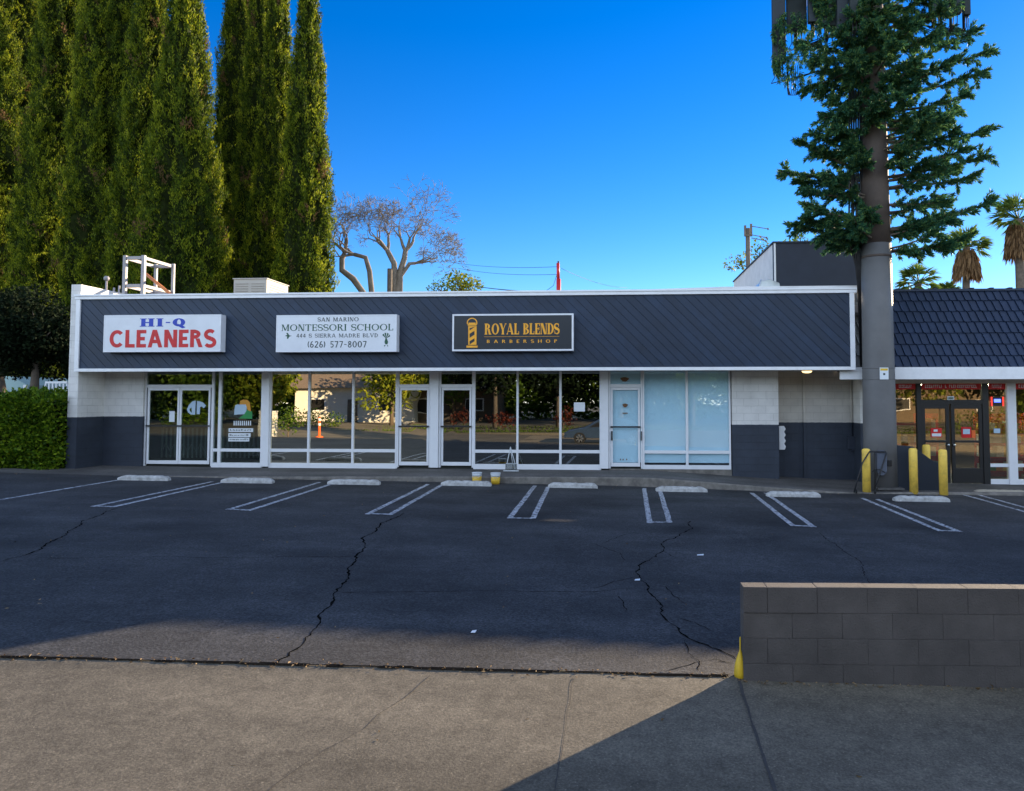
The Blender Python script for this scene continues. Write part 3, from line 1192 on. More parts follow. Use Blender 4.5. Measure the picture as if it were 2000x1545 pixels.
# interior: floor, ceiling, partitions, back
mb = MB()
mb.box(xd - 1.5, X(1520, FY), FY + 0.12, 27.0, 0.2, 0.31)
mb.box(xd - 1.5, X(1520, FY), 26.9, 27.0, 0.32, 3.3)
for px in (520, 849, 1181):
    mb.box(X(px, FY) - 0.05, X(px, FY) + 0.05, FY + 0.12, 26.85, 0.32, 3.3)
mb.box(xd - 1.5, X(1520, FY), FY + 0.02, 27.0, 3.31, 3.4)
mb.build('interior', M['dark'], B_)

# right end pier and recessed service wall
xp0, xp1 = X(1429, FY), X(1520, FY)
mb = MB()
mb.box(xp0, xp1, FY - 0.05, FY + 0.6, -0.2, ZF0 - 0.002)
mb.build('pier', M['block_low'], B_)
RY = 21.0
mb = MB()
mb.box(xp1 - 0.1, X(1571, RY), RY, RY + 0.2, -0.3, ZF0 - 0.002)
mb.build('service_door_panel', D.materials.get('painted_plain') or (lambda: block_wall_mat('painted_plain', (0.60, 0.56, 0.49), (0.029, 0.038, 0.056), 1.52))(), B_)
mb = MB()
mb.box(X(1571, RY), X(1760, RY), RY - 0.02, RY + 0.2, -0.3, ZF0 - 0.002)
mb.build('service_wall', block_wall_mat('painted_block_recess', (0.60, 0.56, 0.50), (0.029, 0.038, 0.056), 1.52), B_)
mb = MB()
mb.box(X(1678, FY + .2), X(1705, FY + .2), FY + 0.1, RY - 0.021, -0.3, ZF0 - 0.002)
mb.build('corner_pier', block_wall_mat('painted_corner', (0.76, 0.74, 0.70), (0.029, 0.038, 0.056), 1.52), B_)
mb = MB()
xx = X(1570, RY)
mb.box(xx - 0.03, xx + 0.035, RY - 0.07, RY - 0.022, -0.1, ZF0 - 0.003)
mb.build('downpipe', D.materials['painted_plain'], B_)
mb = MB()
xx = X(1662, RY)
mb.tube([(xx, RY - 0.05, 1.15), (xx, RY - 0.05, ZF0 - 0.003)], 0.022, 10)
mb.build('conduit', D.materials['painted_plain'], B_)
mb = MB()
mb.box(xx - 0.13, xx + 0.13, RY - 0.14, RY - 0.021, 0.78, 1.12)
mb.box(xx - 0.05, xx + 0.05, RY - 0.12, RY - 0.03, 0.72, 0.779)
mb.build('switch_box', M['grey'], B_, bevel=0.008)
# torn white meter panel on the pier's flank
a = P(1521, 832, FY + 0.3)
b = P(1534, 878, FY + 0.3)
mb = MB()
zt, zb = a.z, b.z
pl = [(a.x, zb), (b.x - 0.03, zb)]
for i in range(1, 8):
    pl.append((b.x - 0.03 + (0.035 if i % 2 else -0.01), zb + (zt - zb) * i / 8))
pl += [(b.x - 0.04, zt), (a.x, zt)]
mb.prism(pl, FY + 0.25, FY + 0.32)
mb.build('meter_panel', M['white'], B_)

# soffit lamp
lp = P(1576, 727, 20.0)
L_ = empty('ceiling_lamp', (lp.x, 20.0, ZF0), 'small round lit lamp under the soffit above the recessed service wall', 'lamp')
mb = MB()
mb.lathe([(0.16, -0.02), (0.16, 0.0)], (lp.x, 20.0, ZF0 - 0.001), 20)
mb.build('lamp_base', M['white'], L_)
mb = MB()
mb.lathe([(0.05, -0.075), (0.11, -0.06), (0.135, -0.021)], (lp.x, 20.0, ZF0 - 0.001), 20)
mb.build('lamp_glass', M['lamp'], L_)


# shopfront pieces -----------------------------------------------------------
def xs_at(l):
    return [X(p, FY) for p in l]


Z_SILL0, Z_SILL1 = Z(914, FY, 900), Z(906, FY, 900)
Z_M0, Z_M1 = Z(884, FY, 900), Z(878, FY, 900)
Z_D1 = Z(757, FY, 900)                       # door head
Z_TB = Z(752, FY, 900)
Z_D0 = Z(910, FY, 900)


def bays(name, lefts, glass, extra_bottom=True, mat_f=None, top=ZT):
    """a window of several lights: lefts = list of (pxL, pxR) glass openings"""
    mat_f = mat_f or M['alu']
    ops = [(X(a, FY), X(b, FY)) for a, b in lefts]
    X0, X1 = ops[0][0] - 0.045, ops[-1][1] + 0.045
    mb = MB()
    y0, y1 = FY - 0.045, FY + 0.05
    mb.box(X0, X1, y0, y1, walk_z(0) - 0.02 if X1 < 1.3 else 0.25, Z_SILL1)            # base rail
    edges = [(X0, ops[0][0])] + [(ops[i][1], ops[i + 1][0]) for i in range(len(ops) - 1)] + [(ops[-1][1], X1)]
    for a, b in edges:
        mb.box(a, b, y0 - 0.006, y1, Z_SILL1 + 0.0005, top)
    for a, b in ops:
        mb.box(a, b, y0 + 0.002, y1, Z_M0, Z_M1)
        mb.box(a, b, y0 + 0.004, y1, top - 0.035, top)
    o = mb.build('window', mat_f, B_, bevel=0.004)
    g = MB()
    for a, b in ops:
        g.box(a - 0.01, b + 0.01, FY + 0.0, FY + 0.008, Z_SILL1 - 0.01, top - 0.02)
    g.build('pane', glass, o)
    return o


def door(pxl, pxr, glass, hinge='l', label=None, bar=True, stile=0.055, frame=None, z0=None):
    """one glazed leaf between the pixel columns"""
    frame = frame or M['alu']
    a, b = X(pxl, FY), X(pxr, FY)
    z0 = Z_D0 + 0.01 if z0 is None else z0
    mb = MB()
    y0, y1 = FY - 0.03, FY + 0.02
    mb.box(a, b, y0, y1, z0, z0 + 0.10)
    mb.box(a, b, y0, y1, Z_D1 - 0.075, Z_D1)
    mb.box(a, a + stile, y0 - 0.001, y1, z0 + 0.1005, Z_D1 - 0.0755)
    mb.box(b - stile, b, y0 - 0.001, y1, z0 + 0.1005, Z_D1 - 0.0755)
    d = mb.build('door', frame, B_, bevel=0.004)
    if label:
        d['label'] = label
    g = MB()
    g.box(a + stile - 0.01, b - stile + 0.01, FY - 0.008, FY, z0 + 0.09, Z_D1 - 0.065)
    g.build('pane', glass, d)
    if bar:
        g = MB()
        zb = Z(833, FY, 900)
        g.box(a - 0.01, b + 0.01, FY - 0.085, FY - 0.055, zb - 0.02, zb + 0.022)
        g.box(a + 0.005, a + 0.05, FY - 0.056, FY - 0.0305, zb - 0.018, zb + 0.018)
        g.box(b - 0.05, b - 0.005, FY - 0.056, FY - 0.0305, zb - 0.018, zb + 0.018)
        g.build('push_bar', M['black'], d)
    return d


def door_frame(pxl, pxr, glass, name='transom'):
    a, b = X(pxl, FY), X(pxr, FY)
    mb = MB()
    y0, y1 = FY - 0.04, FY + 0.05
    mb.box(a, a + 0.05, y0, y1, 0.26, ZT)
    mb.box(b - 0.05, b, y0, y1, 0.26, ZT)
    mb.box(a + 0.05, b - 0.05, y0 + 0.002, y1, Z_D1 + 0.004, Z_TB + 0.02)
    mb.box(a + 0.05, b - 0.05, y0 + 0.002, y1, ZT - 0.035, ZT)
    f = mb.build('door_frame', M['alu'], B_, bevel=0.004)
    g = MB()
    g.box(a + 0.04, b - 0.04, FY, FY + 0.008, Z_TB + 0.01, ZT - 0.02)
    g.build('transom_pane', glass, f)
    return f


def column(pxl, pxr):
    a, b = X(pxl, FY), X(pxr, FY)
    mb = MB()
    mb.box(a, b, FY - 0.10, FY + 0.11, 0.26, ZF0 - 0.004)
    return mb.build('column', M['alu'], B_, bevel=0.006)


# cleaners
f1 = door_frame(283, 417, M['g_clean'])
d1 = door(289, 350.5, M['g_clean'])
d2 = door(351.5, 411, M['g_clean'], label='cleaners door leaf with a pale blue garment decal')
wC = bays('cleaners', [(418.5, 427.5), (433, 511)], M['g_clean'])
column(512.5, 528)
# school
wS = bays('school', [(530, 602), (606, 688), (692, 773)], M['g_school'])
door_frame(776, 842, M['g_door'])
d3 = door(780.5, 838, M['g_door'])
column(842.5, 857.5)
# barbershop
door_frame(858, 925.5, M['g_bdoor'])
d4 = door(862.5, 921, M['g_bdoor'])
wB = bays('barber', [(928.5, 1009), (1013, 1092.5), (1097, 1171)], M['g_barber'])
column(1173, 1188.5)
# papered shop
door_frame(1189, 1255, M['g_paper'])
d5 = door(1193, 1250, M['g_paper'], label='door papered over in pale blue from the inside')
wP = bays('papered', [(1258.5, 1339), (1344, 1423.5)], M['g_paper'])
mb = MB()
mb.box(X(1191, FY), X(1425, FY), FY + 0.06, FY + 0.066, 0.42, ZT - 0.01)
mb.build('window_film', M['paper'], B_)
for px in (1208, 1249):
    mb = MB()
    a, b = X(px - 1.6, FY), X(px + 1.6, FY)
    if px == 1208:
        a, b = X(1193.5, FY), X(1196.5, FY)
    else:
        a, b = X(1251, FY), X(1253, FY)
    mb.box(a, b, FY - 0.085, FY - 0.033, Z(860, FY, 1200), Z(842, FY, 1200))
    mb.build('handle', M['black'], d5)

mb = MB()
mb.box(X(1190, FY), X(1428, FY), FY - 0.03, FY + 0.1, -0.1, 0.252)
mb.build('plinth', M['kerb'], B_)

# papers and decals on the glass
def paper(parent, name, px0, px1, py0, py1, m, dy=-0.014, Yp=None):
    Yq = FY if Yp is None else Yp
    a, b = P(px0, py1, Yq), P(px1, py0, Yq)
    mb = MB()
    mb.box(a.x, b.x, Yq + dy - 0.003, Yq + dy, a.z, b.z)
    return mb.build(name, m, parent)


paper(d1, 'notice', 331, 342, 803, 824, M['notice'])
mb = MB()                                       # two halves of a jacket-shaped decal
Yd = FY - 0.012
polypx(mb, [(382.5, 782), (376, 784), (369, 791), (365, 800), (367, 805), (373, 810.5), (376, 808), (371, 803), (370, 799), (374, 796), (375, 810), (381, 810)], Yd, 0, 0)
polypx(mb, [(384.5, 783), (384, 809), (390, 809), (391, 795), (394, 794), (398, 797.5), (402.5, 792), (397, 786.5), (391, 784)], Yd, 0, 1)
mb.build('garment_decal', M['blue_p'], d2)
paper(wC, 'paper_strip', 447, 495, 836.5, 843.5, M['notice'])
paper(wC, 'paper_strip', 446.5, 490, 846, 853.5, M['notice'])
paper(wC, 'paper_strip', 446.5, 487.5, 855, 862, M['notice'])
mb = MB()
rk2 = random.Random(6)
for (xa_, xb_, ya_, yb_) in ((447, 495, 836.5, 843.5), (446.5, 490, 846, 853.5), (446.5, 487.5, 855, 862)):
    x = xa_ + 2
    while x < xb_ - 4:
        wd = rk2.uniform(0.8, 2.0)
        hh = rk2.uniform(0.25, 0.5)
        polypx(mb, [(x, yb_ - 2.2), (x + wd, yb_ - 2.2), (x + wd, yb_ - 2.2 - 7 * hh), (x, yb_ - 2.2 - 7 * hh)], FY - 0.019)
        x += wd + rk2.uniform(0.6, 2.2)
mb.build('lettering', M['darkletter'], wC)
mb = MB()
polypx(mb, [(467, 793), (469, 783), (475, 780.5), (483, 781), (488, 786), (490, 803), (484, 803.5), (482, 795)], FY - 0.012, 1, 1)
polypx(mb, [(457, 810), (459, 792), (463, 790), (480, 790), (482, 797), (481, 803), (477, 809)], FY - 0.012, 0, 4)
polypx(mb, [(466, 817.5), (477, 809), (483, 800), (488, 803.2), (492.5, 803.2), (492.5, 818)], FY - 0.012, 2, 2)
mb.build('poster', [M['blue_p'], M['orange_p'], M['green_p']], wC)
mb = MB()
for i, px in enumerate(range(456, 492, 4)):
    polypx(mb, [(px, 831), (px + 2.5, 831), (px + 2.2, 822), (px + 0.4, 822)], FY - 0.012, 0, i % 3)
mb.build('lettering', M['notice'], wC)
paper(wB, 'notice', 1121, 1142.5, 786, 803.5, M['notice'])
mb = MB()                                       # old marks on the papered door and its fanlight
for (cx_, cy_, rx, ry) in ((1220, 741, 8, 4.5), (1221, 792, 5, 4)):
    polypx(mb, [(cx_ + rx * math.cos(R(a)) * (1 + 0.25 * math.sin(a * 3.3)), cy_ + ry * math.sin(R(a))) for a in range(0, 360, 30)], FY - 0.012)
polypx(mb, [(1216, 806), (1226, 806), (1226, 808), (1216, 808)], FY - 0.012)
for px in (1211, 1216, 1223):
    polypx(mb, [(px, 896), (px + 2, 896), (px + 2, 899), (px, 899)], FY - 0.012)
mb.build('residue', mat('brown_residue', (0.16, 0.08, 0.04), 0.9, 0.3, 30), d5)

# security gate inside the cleaners
Yg = FY + 0.55
gx0, gx1 = X(318, Yg), X(505, Yg)
SG = empty('folding_gate', (gx0, Yg, 0.31), 'pale folding security gate behind the glass of the cleaners', 'gate')
mb = MB()
zt_, zb_ = Z(838, Yg), 0.45
k = 22
for i in range(k + 1):
    x = gx0 + (gx1 - gx0) * i / k
    mb.box(x - 0.022, x + 0.022, Yg - 0.012, Yg + 0.012, zb_, zt_)
mb.build('bar', M['metal_white'], SG)
mb = MB()
for i in range(0, k, 2):
    x = gx0 + (gx1 - gx0) * i / k
    x2 = gx0 + (gx1 - gx0) * (i + 2) / k
    mb.tube([(x, Yg - 0.02, 0.62), ((x + x2) / 2, Yg - 0.02, 0.88), (x2, Yg - 0.02, 0.62)], 0.012, 6)
mb.build('lattice', M['metal_white'], SG)
# counter in the cleaners
mb = MB()
mb.box(X(300, 23.5), X(500, 23.5), 23.4, 24.0, 0.31, 1.3)
mb.box(X(297, 23.5), X(503, 23.5), 23.35, 24.05, 1.301, 1.35)
tag(mb.build('counter', M['inner'], at=(X(400, 23.5), 23.7, 0.31)), 'tan service counter inside the cleaners behind the gate', 'counter')


# ------------------------------------------------------------------ signs on the fascia
def sign_box(px0, px1, pxs, py0, py1, label, face, border=0.03):
    Ys = AY - 0.26
    a, b = P(px0, py1, Ys), P(px1, py0, Ys)
    e = empty('shop_sign', ((a.x + b.x) / 2, AY, a.z), label, 'sign', 'shop signs on the slate fascia')
    mb = MB()
    mb.box(a.x, b.x, Ys + 0.012, AY - 0.007, a.z, b.z)
    mb.box(a.x, b.x, Ys, Ys + 0.0118, a.z, a.z + border)
    mb.box(a.x, b.x, Ys, Ys + 0.0118, b.z - border, b.z)
    mb.box(a.x, a.x + border, Ys, Ys + 0.0118, a.z + border, b.z - border)
    mb.box(b.x - border, b.x, Ys, Ys + 0.0118, a.z + border, b.z - border)
    mb.build('sign_case', M['sign_case'], e, bevel=0.004)
    mb = MB()
    mb.box(a.x + border, b.x - border, Ys + 0.006, Ys + 0.0115, a.z + border, b.z - border)
    mb.build('sign_face', face, e)
    return e, Ys + 0.004


e, Ys = sign_box(201, 432, 441, 614, 688, 'white sign with small blue letters above large red capitals', M['sign_white'])
mb = MB()
textpx(mb, 'HI-Q', 273, 362, 621.5, 638, Ys, T=0.34, t=0.14, s=0.10, gap=0.14)
mb.build('lettering', M['blue'], e)
mb = MB()
textpx(mb, 'CLEANERS', 213.5, 420.5, 643.5, 679, Ys, T=0.23, t=0.20, s=0, gap=0.10)
mb.build('lettering', M['red'], e)
e, Ys = sign_box(538.5, 775, 782, 614, 688, 'white school sign with dark green lettering and a phone number', M['sign_white'])
mb = MB()
textpx(mb, 'MONTESSORI SCHOOL', 550, 768, 632.5, 646.5, Ys, T=0.15, t=0.07, s=0.06, gap=0.10)
mb.build('lettering', M['green'], e)
mb = MB()
textpx(mb, 'SAN MARINO', 620.5, 700.5, 619.5, 628, Ys, T=0.16, t=0.09, s=0.05, gap=0.16)
mb.build('lettering', M['darkletter'], e)
mb = MB()
textpx(mb, '444 S SIERRA MADRE BLVD', 579, 738, 651, 659.5, Ys, T=0.14, t=0.09, s=0.04, gap=0.16)
mb.build('lettering', M['darkletter'], e)
mb = MB()
textpx(mb, '(626) 577-8007', 600, 716, 666, 679, Ys, T=0.15, t=0.11, s=0.0, gap=0.13)
mb.build('lettering', M['darkletter'], e)
mb = MB()
polypx(mb, [(556.5, 656), (561, 654), (559, 650.5), (562, 650), (565, 655), (570, 656), (565, 657.5), (562.5, 662), (560, 661), (561, 657.5)], Ys)
mb.build('bird_emblem', M['green'], e)
mb = MB()
for i, a0 in enumerate((20, 60, 100, 140)):
    polypx(mb, [(754, 661), (754 + 8 * math.cos(R(a0 - 13)), 658 - 8 * math.sin(R(a0 - 13))), (754 + 8.5 * math.cos(R(a0 + 13)), 658 - 8.5 * math.sin(R(a0 + 13)))], Ys, 0, i)
polypx(mb, [(753, 660), (755, 660), (758, 668), (756.5, 672.5), (752.5, 672.5), (751, 668)], Ys, 0, 5)
polypx(mb, [(750, 675), (752, 673.5), (752.8, 675), (750.5, 677)], Ys, 0, 6)
polypx(mb, [(756, 673.5), (758, 675), (758, 677), (756, 675.5)], Ys, 0, 7)
mb.build('tree_emblem', M['green'], e)
e, Ys = sign_box(883, 1120, 1124, 612, 686, 'black sign with gold lettering and a barber pole emblem', M['sign_black'], 0.045)
mb = MB()
textpx(mb, 'ROYAL BLENDS', 946.5, 1092, 631, 653.5, Ys, T=0.24, t=0.08, s=0.05, gap=0.07)
a, b = P(945, 658, Ys), P(1092.5, 656.7, Ys)
mb.box(a.x, b.x, Ys - 0.001, Ys, a.z, b.z)
mb.build('lettering', M['gold'], e)
mb = MB()
textpx(mb, 'BARBERSHOP', 951, 1088, 663, 670, Ys, T=0.17, t=0.13, s=0, gap=0.85)
mb.build('lettering', M['gold'], e)
mb = MB()                                       # barber pole emblem
for q in poly_stroke([(922 + 9.3 * math.cos(R(a_)), 630.5 - 8.8 * math.sin(R(a_))) for a_ in range(-25, 206, 15)], 2.0):
    polypx(mb, q, Ys, 0, 0)
polypx(mb, [(913.5, 633.5), (930.5, 633.5), (930.5, 636), (913.5, 636)], Ys, 0, 1)
polypx(mb, [(915, 630.2), (929, 630.2), (929, 633.4), (915, 633.4)], Ys, 0, 2)
polypx(mb, [(914.5, 637), (917.2, 637), (917.2, 673.5), (914.5, 673.5)], Ys, 0, 3)
polypx(mb, [(926.8, 637), (931, 637), (930.5, 673.5), (926.8, 673.5)], Ys, 0, 3)
for yb in (637, 651.5, 664.5):
    polypx(mb, [(917.2, yb + 8.5), (926.8, yb + 2), (926.8, min(yb + 9, 673.5)), (917.2, min(yb + 15, 673.5))], Ys, 0, 4)
polypx(mb, [(917.2, 637), (926.8, 637), (926.8, 638.5), (917.2, 641)], Ys, 0, 5)
polypx(mb, [(911, 675), (933, 675), (932.5, 679), (911, 679)], Ys, 0, 6)
mb.build('pole_emblem', M['gold'], e)


# ------------------------------------------------------------------ things on the roof
RZ = 4.65
# air unit
a, b = P(456, 575, 22.0), P(521, 545, 22.0)
U = empty('air_conditioner', ((a.x + b.x) / 2, 22.6, RZ), 'boxy cream air conditioner standing on the roof before the cypresses', 'air conditioner')
mb = MB()
mb.box(a.x, b.x, 22.0, 23.5, RZ, b.z)
mb.box(a.x - 0.03, b.x + 0.03, 21.97, 23.53, b.z + 0.0005, b.z + 0.035)
mb.build('housing', M['ac'], U, bevel=0.01)
for (u0, u1) in ((0.06, 0.44), (0.54, 0.94)):
    mb = MB()
    xa_, xb_ = a.x + (b.x - a.x) * u0, a.x + (b.x - a.x) * u1
    for i in range(14):
        z = RZ + 0.12 + i * (b.z - RZ - 0.2) / 14
        mb.box(xa_, xb_, 21.985, 21.998, z, z + 0.018)
    mb.build('grille', M['grille'], U)
mb = MB()
for i in range(14):
    z = RZ + 0.12 + i * (b.z - RZ - 0.2) / 14
    mb.box(b.x + 0.002, b.x + 0.014, 22.2, 23.3, z, z + 0.018)
mb.build('grille', M['grille'], U)
# white platform frame
Y0_, Y1_ = 21.0, 22.4
fx0, fx1 = X(247, Y0_, 560), X(281, Y0_, 560)
fx0, fx1 = X(244, Y0_, 540), X(280, Y0_, 540)
zt0 = Z(499, Y0_, 262)
Fm = empty('platform_frame', ((fx0 + fx1) / 2, 21.7, RZ), 'white painted steel frame stand on the roof behind the cleaners sign', 'frame')
for (x, y) in ((fx0, Y0_), (fx1, Y0_), (fx0 + 0.05, Y1_), (fx1 + 0.05, Y1_)):
    mb = MB()
    wd = 0.05 if y == Y0_ else 0.042
    mb.box(x - wd, x + wd, y - wd, y + wd, RZ, zt0)
    mb.build('post', M['metal_white'], Fm, bevel=0.006)
for z in (zt0 - 0.09, RZ + (zt0 - RZ) * 0.5, RZ + 0.15):
    for y in (Y0_, Y1_):
        if z < RZ + 0.3 and y == Y0_:
            continue
        mb = MB()
        mb.box(fx0 + 0.07, fx1 - 0.07 + (0.05 if y == Y1_ else 0), y - 0.04, y + 0.04, z - 0.04, z + 0.06)
        mb.build('rail', M['metal_white'], Fm, bevel=0.006)
    for x in (fx0, fx1):
        mb = MB()
        mb.box(x - 0.035, x + 0.035, Y0_ + 0.066, Y1_ - 0.066, z - 0.038, z + 0.056)
        mb.build('rail', M['metal_white'], Fm, bevel=0.006)
# pipe leaning against the frame
mb = MB()
p0, p1 = P(286, 536, 21.6), P(336, 577, 20.4)
mb.tube([p0, p1], 0.045, 10)
tag(mb.build('roof_pipe', M['orange'], at=p1), 'rusty orange pipe leaning down from the white roof frame', 'pipe')
# thin posts with cable along the parapet
for px, ytop, dz in ((208, 549, 0), (233, 558, 1), (223, 562, 2)):
    mb = MB()
    p = P(px, ytop, 21.2)
    mb.tube([(p.x, 21.2, RZ), (p.x, 21.2, p.z)], 0.03, 8)
    if dz == 0:
        mb.lathe([(0.02, 0), (0.07, 0.03), (0.085, 0.09), (0.05, 0.15)], (p.x, 21.2, p.z), 12)
    tag(mb.build('vent_pipe', M['metal_white'], at=(p.x, 21.2, RZ)),
        ['thin white roof pipe with a round cap beside the parapet', 'thin white roof pipe next to the steel frame', 'short white roof pipe between the capped pipe and the frame'][dz], 'pipe', 'vent pipes on the roof')
# red pole with guy wire
mb = MB()
p = P(1091, 570, 22.5)
zt_ = Z(514, 22.5, 1090)
mb.tube([(p.x, 22.5, RZ), (p.x, 22.5, zt_ - 0.5)], 0.07, 12)
mb.tube([(p.x - 0.01, 22.5, zt_ - 0.5), (p.x - 0.02, 22.5, zt_)], 0.05, 12)
rp_ = mb.build('roof_pole', M['redpole'], at=(p.x, 22.5, RZ))
tag(rp_, 'bright red pole rising from the middle of the roof', 'pole')
mb = MB()
mb.tube([(p.x, 22.5, zt_ - 0.06), (p.x - 0.01, 22.5, zt_ + 0.06)], 0.03, 8)
mb.build('cap', M['wire'], rp_)
mb = MB()
q0, q1 = P(1089, 532, 22.5), P(1063, 571, 22.5)
mb.tube([q0, (q0 + q1) / 2 + Vector((0.08, 0, -0.10)), q1], 0.008, 5)
mb.build('guy_wire', M['wire'], rp_)


def wire(pa, pb, sag, r, label):
    a, b = P(*pa), P(*pb)
    mb = MB()
    mb.tube([a.lerp(b, i / 12) - Vector((0, 0, sag * 4 * (i / 12) * (1 - i / 12))) for i in range(13)], r, 5)
    tag(mb.build('power_line', M['wire'], at=a), label, 'wire', 'power lines over the roof')


wire((880, 512, 44), (1088, 521, 30), 0.15, 0.010, 'upper thin power line between the bare tree and the red pole')
wire((895, 524, 44), (1088, 536, 30), 0.15, 0.010, 'lower thin power line between the bare tree and the red pole')
wire((915, 557, 44), (1065, 572, 23), 0.05, 0.020, 'thick dark cable running down to the roof edge')
wire((1096, 524, 30), (1225, 562, 44), 0.2, 0.008, 'faint line sloping away right of the red pole')
# bent metal hood near the right end
hx = [P(1468, 562, 21.5), P(1488, 549, 21.5), P(1522, 552, 21.5), P(1532, 562, 21.5)]
mb = MB()
mb.prism([(hx[0].x, RZ), (hx[3].x, RZ), (hx[2].x, hx[2].z), (hx[1].x + 0.2, hx[1].z + 0.06), (hx[1].x, hx[1].z)], 21.5, 22.4)
mb.tube([(hx[0].x - 0.05, 21.45, RZ), (hx[1].x - 0.02, 21.45, hx[1].z + 0.03)], 0.03, 6)
tag(mb.build('roof_hood', M['steel'], at=(hx[1].x, 22, RZ), bevel=0.01), 'shiny bent metal hood on the roof before the dark box', 'vent')
# tall dark box building behind
a = P(1511, 475, 24.0)
bx1 = X(1722, 24.0, 520)
TB = empty('roof_box', ((a.x + bx1) / 2, 26, 4.0), 'tall dark slate box rising behind the roof with a pale side wall', 'building')
mb = MB()
mb.box(a.x + 0.003, bx1, 24.0, 24.2, 3.0, a.z)
mb.box(a.x - 0.0, a.x + 0.06, 23.98, 23.998, 3.0, a.z, 1)
mb.build('front_wall', [M['grey'], M['white']], TB)
mb = MB()
mb.box(a.x, a.x + 0.15, 24.201, 32.0, 3.0, a.z)
mb.build('side_wall', M['parapet'], TB)
mb = MB()
mb.box(a.x - 0.04, bx1 + 0.04, 23.95, 32.05, a.z + 0.001, a.z + 0.05)
mb.box(bx1 - 0.15, bx1, 24.201, 32.0, 3.0, a.z)
mb.build('roof', M['grey'], TB)

# ------------------------------------------------------------------ right-hand market with tiled mansard
EY = 19.35
xm0, xm1 = X(1668, EY, 650), 27.0
zE = Z(718, EY, 1800)
RYt = 20.5
zRg = Z(568, RYt, 1850)
K_ = empty('corner_market', (14, FY, -0.1), 'right-hand shop with slate tiled mansard roof, white eave and black framed doors', 'building')
mb = MB()
rows = 7
rt = random.Random(4)
u = Vector((0, RYt - EY, zRg - zE))
slope_len = u.length
u.normalize()
nrm = Vector((0, -u.z, u.y))
tw = 0.205
for r_ in range(rows):
    s0 = r_ * slope_len / rows
    s1 = (r_ + 1) * slope_len / rows + 0.02
    x = xm0 - (0.5 * tw if r_ % 2 else 0)
    while x < xm1:
        xa_, xb_ = max(x + 0.004, xm0), min(x + tw - 0.004, xm1)
        if xb_ - xa_ > 0.03:
            j = rt.uniform(-0.006, 0.006)
            base = Vector((0, EY, zE))
            mi = 1 if xb_ < X(1720, EY) else 0
            # slab thicker at its lower edge and along its left (overlapping) edge
            def pt(xx_, s_, h):
                w_ = base + u * s_ + nrm * h
                return (xx_, w_.y, w_.z)
            sk = 0.035
            lo_h, hi_h = 0.042, 0.014
            xs_ = [(xa_, 0.026), (xa_ + 0.035, 0.0), (xb_, -0.004)]
            vs = []
            for (xx_, dh) in xs_:
                vs += [pt(xx_, s0 + j, 0.0), pt(xx_, s0 + j, lo_h + dh), pt(xx_ - sk, s1, hi_h + dh), pt(xx_ - sk, s1, 0.0)]
            fs = []
            for k_ in range(2):
                a_, b_ = k_ * 4, (k_ + 1) * 4
                fs += [(a_ + 1, b_ + 1, b_ + 2, a_ + 2), (a_, b_, b_ + 1, a_ + 1)]
            fs += [(0, 1, 2, 3), (11, 10, 9, 8)]
            mb.add(vs, fs, mi)
        x += tw
mb.build('roof', [M['tile'], M['tile_old']], K_)
mb = MB()
mb.prism_x([(EY + 0.03, zE), (RYt + 0.02, zRg - 0.02), (RYt + 0.5, zRg - 0.02), (RYt + 0.5, zE)], xm0, xm1)
mb.box(xm0, xm1, RYt - 0.07, RYt + 0.12, zRg - 0.015, zRg + 0.045)
x = xm0
while x < xm1:
    x += rt.uniform(0.45, 0.6)
    mb.box(x, x + 0.1, RYt - 0.09, RYt + 0.13, zRg + 0.0455, zRg + 0.07)
mb.build('roof_ridge', M['tile'], K_)
mb = MB()
mb.box(xm0 - 0.4, xm1, EY - 0.08, EY - 0.02, Z(741, EY, 1850), zE + 0.01)
mb.build('eave_board', M['white'], K_, bevel=0.006)
zS = Z(741, EY, 1850)
mb = MB()
mb.box(X(1700, EY), xm1, EY - 0.02, FY + 0.3, zS + 0.02, zS + 0.06)
mb.box(X(1700, FY), xm1, FY - 0.06, FY + 0.1, Z(749, FY, 1850), zS + 0.019)
mb.build('soffit', M['soffit'], K_)
mb = MB()
mb.box(X(1700, FY), xm1, FY + 0.1, 30, zS + 0.061, zS + 0.2)
mb.box(X(1700, FY), X(1700, FY) + 0.2, FY + 0.31, 30, -0.4, zS + 0.06)
mb.box(X(1700, FY), xm1, 29.8, 30, -0.4, zS + 0.06)
mb.box(X(1700, FY), xm1, FY + 0.1, 29.8, -0.3, walk_z(10) - 0.01)
mb.build('interior', M['inner'], K_)
# openings
zHd = Z(749, FY, 1850)
zDh, zTr = Z(789, FY, 1850), Z(783, FY, 1850)
zb = walk_z(9) + 0.0


def market_pane(pa, pb, z0_, z1_, parent, name='pane'):
    g = MB()
    g.box(X(pa, FY), X(pb, FY), FY, FY + 0.008, z0_, z1_)
    return g.build(name, M['g_market'], parent)


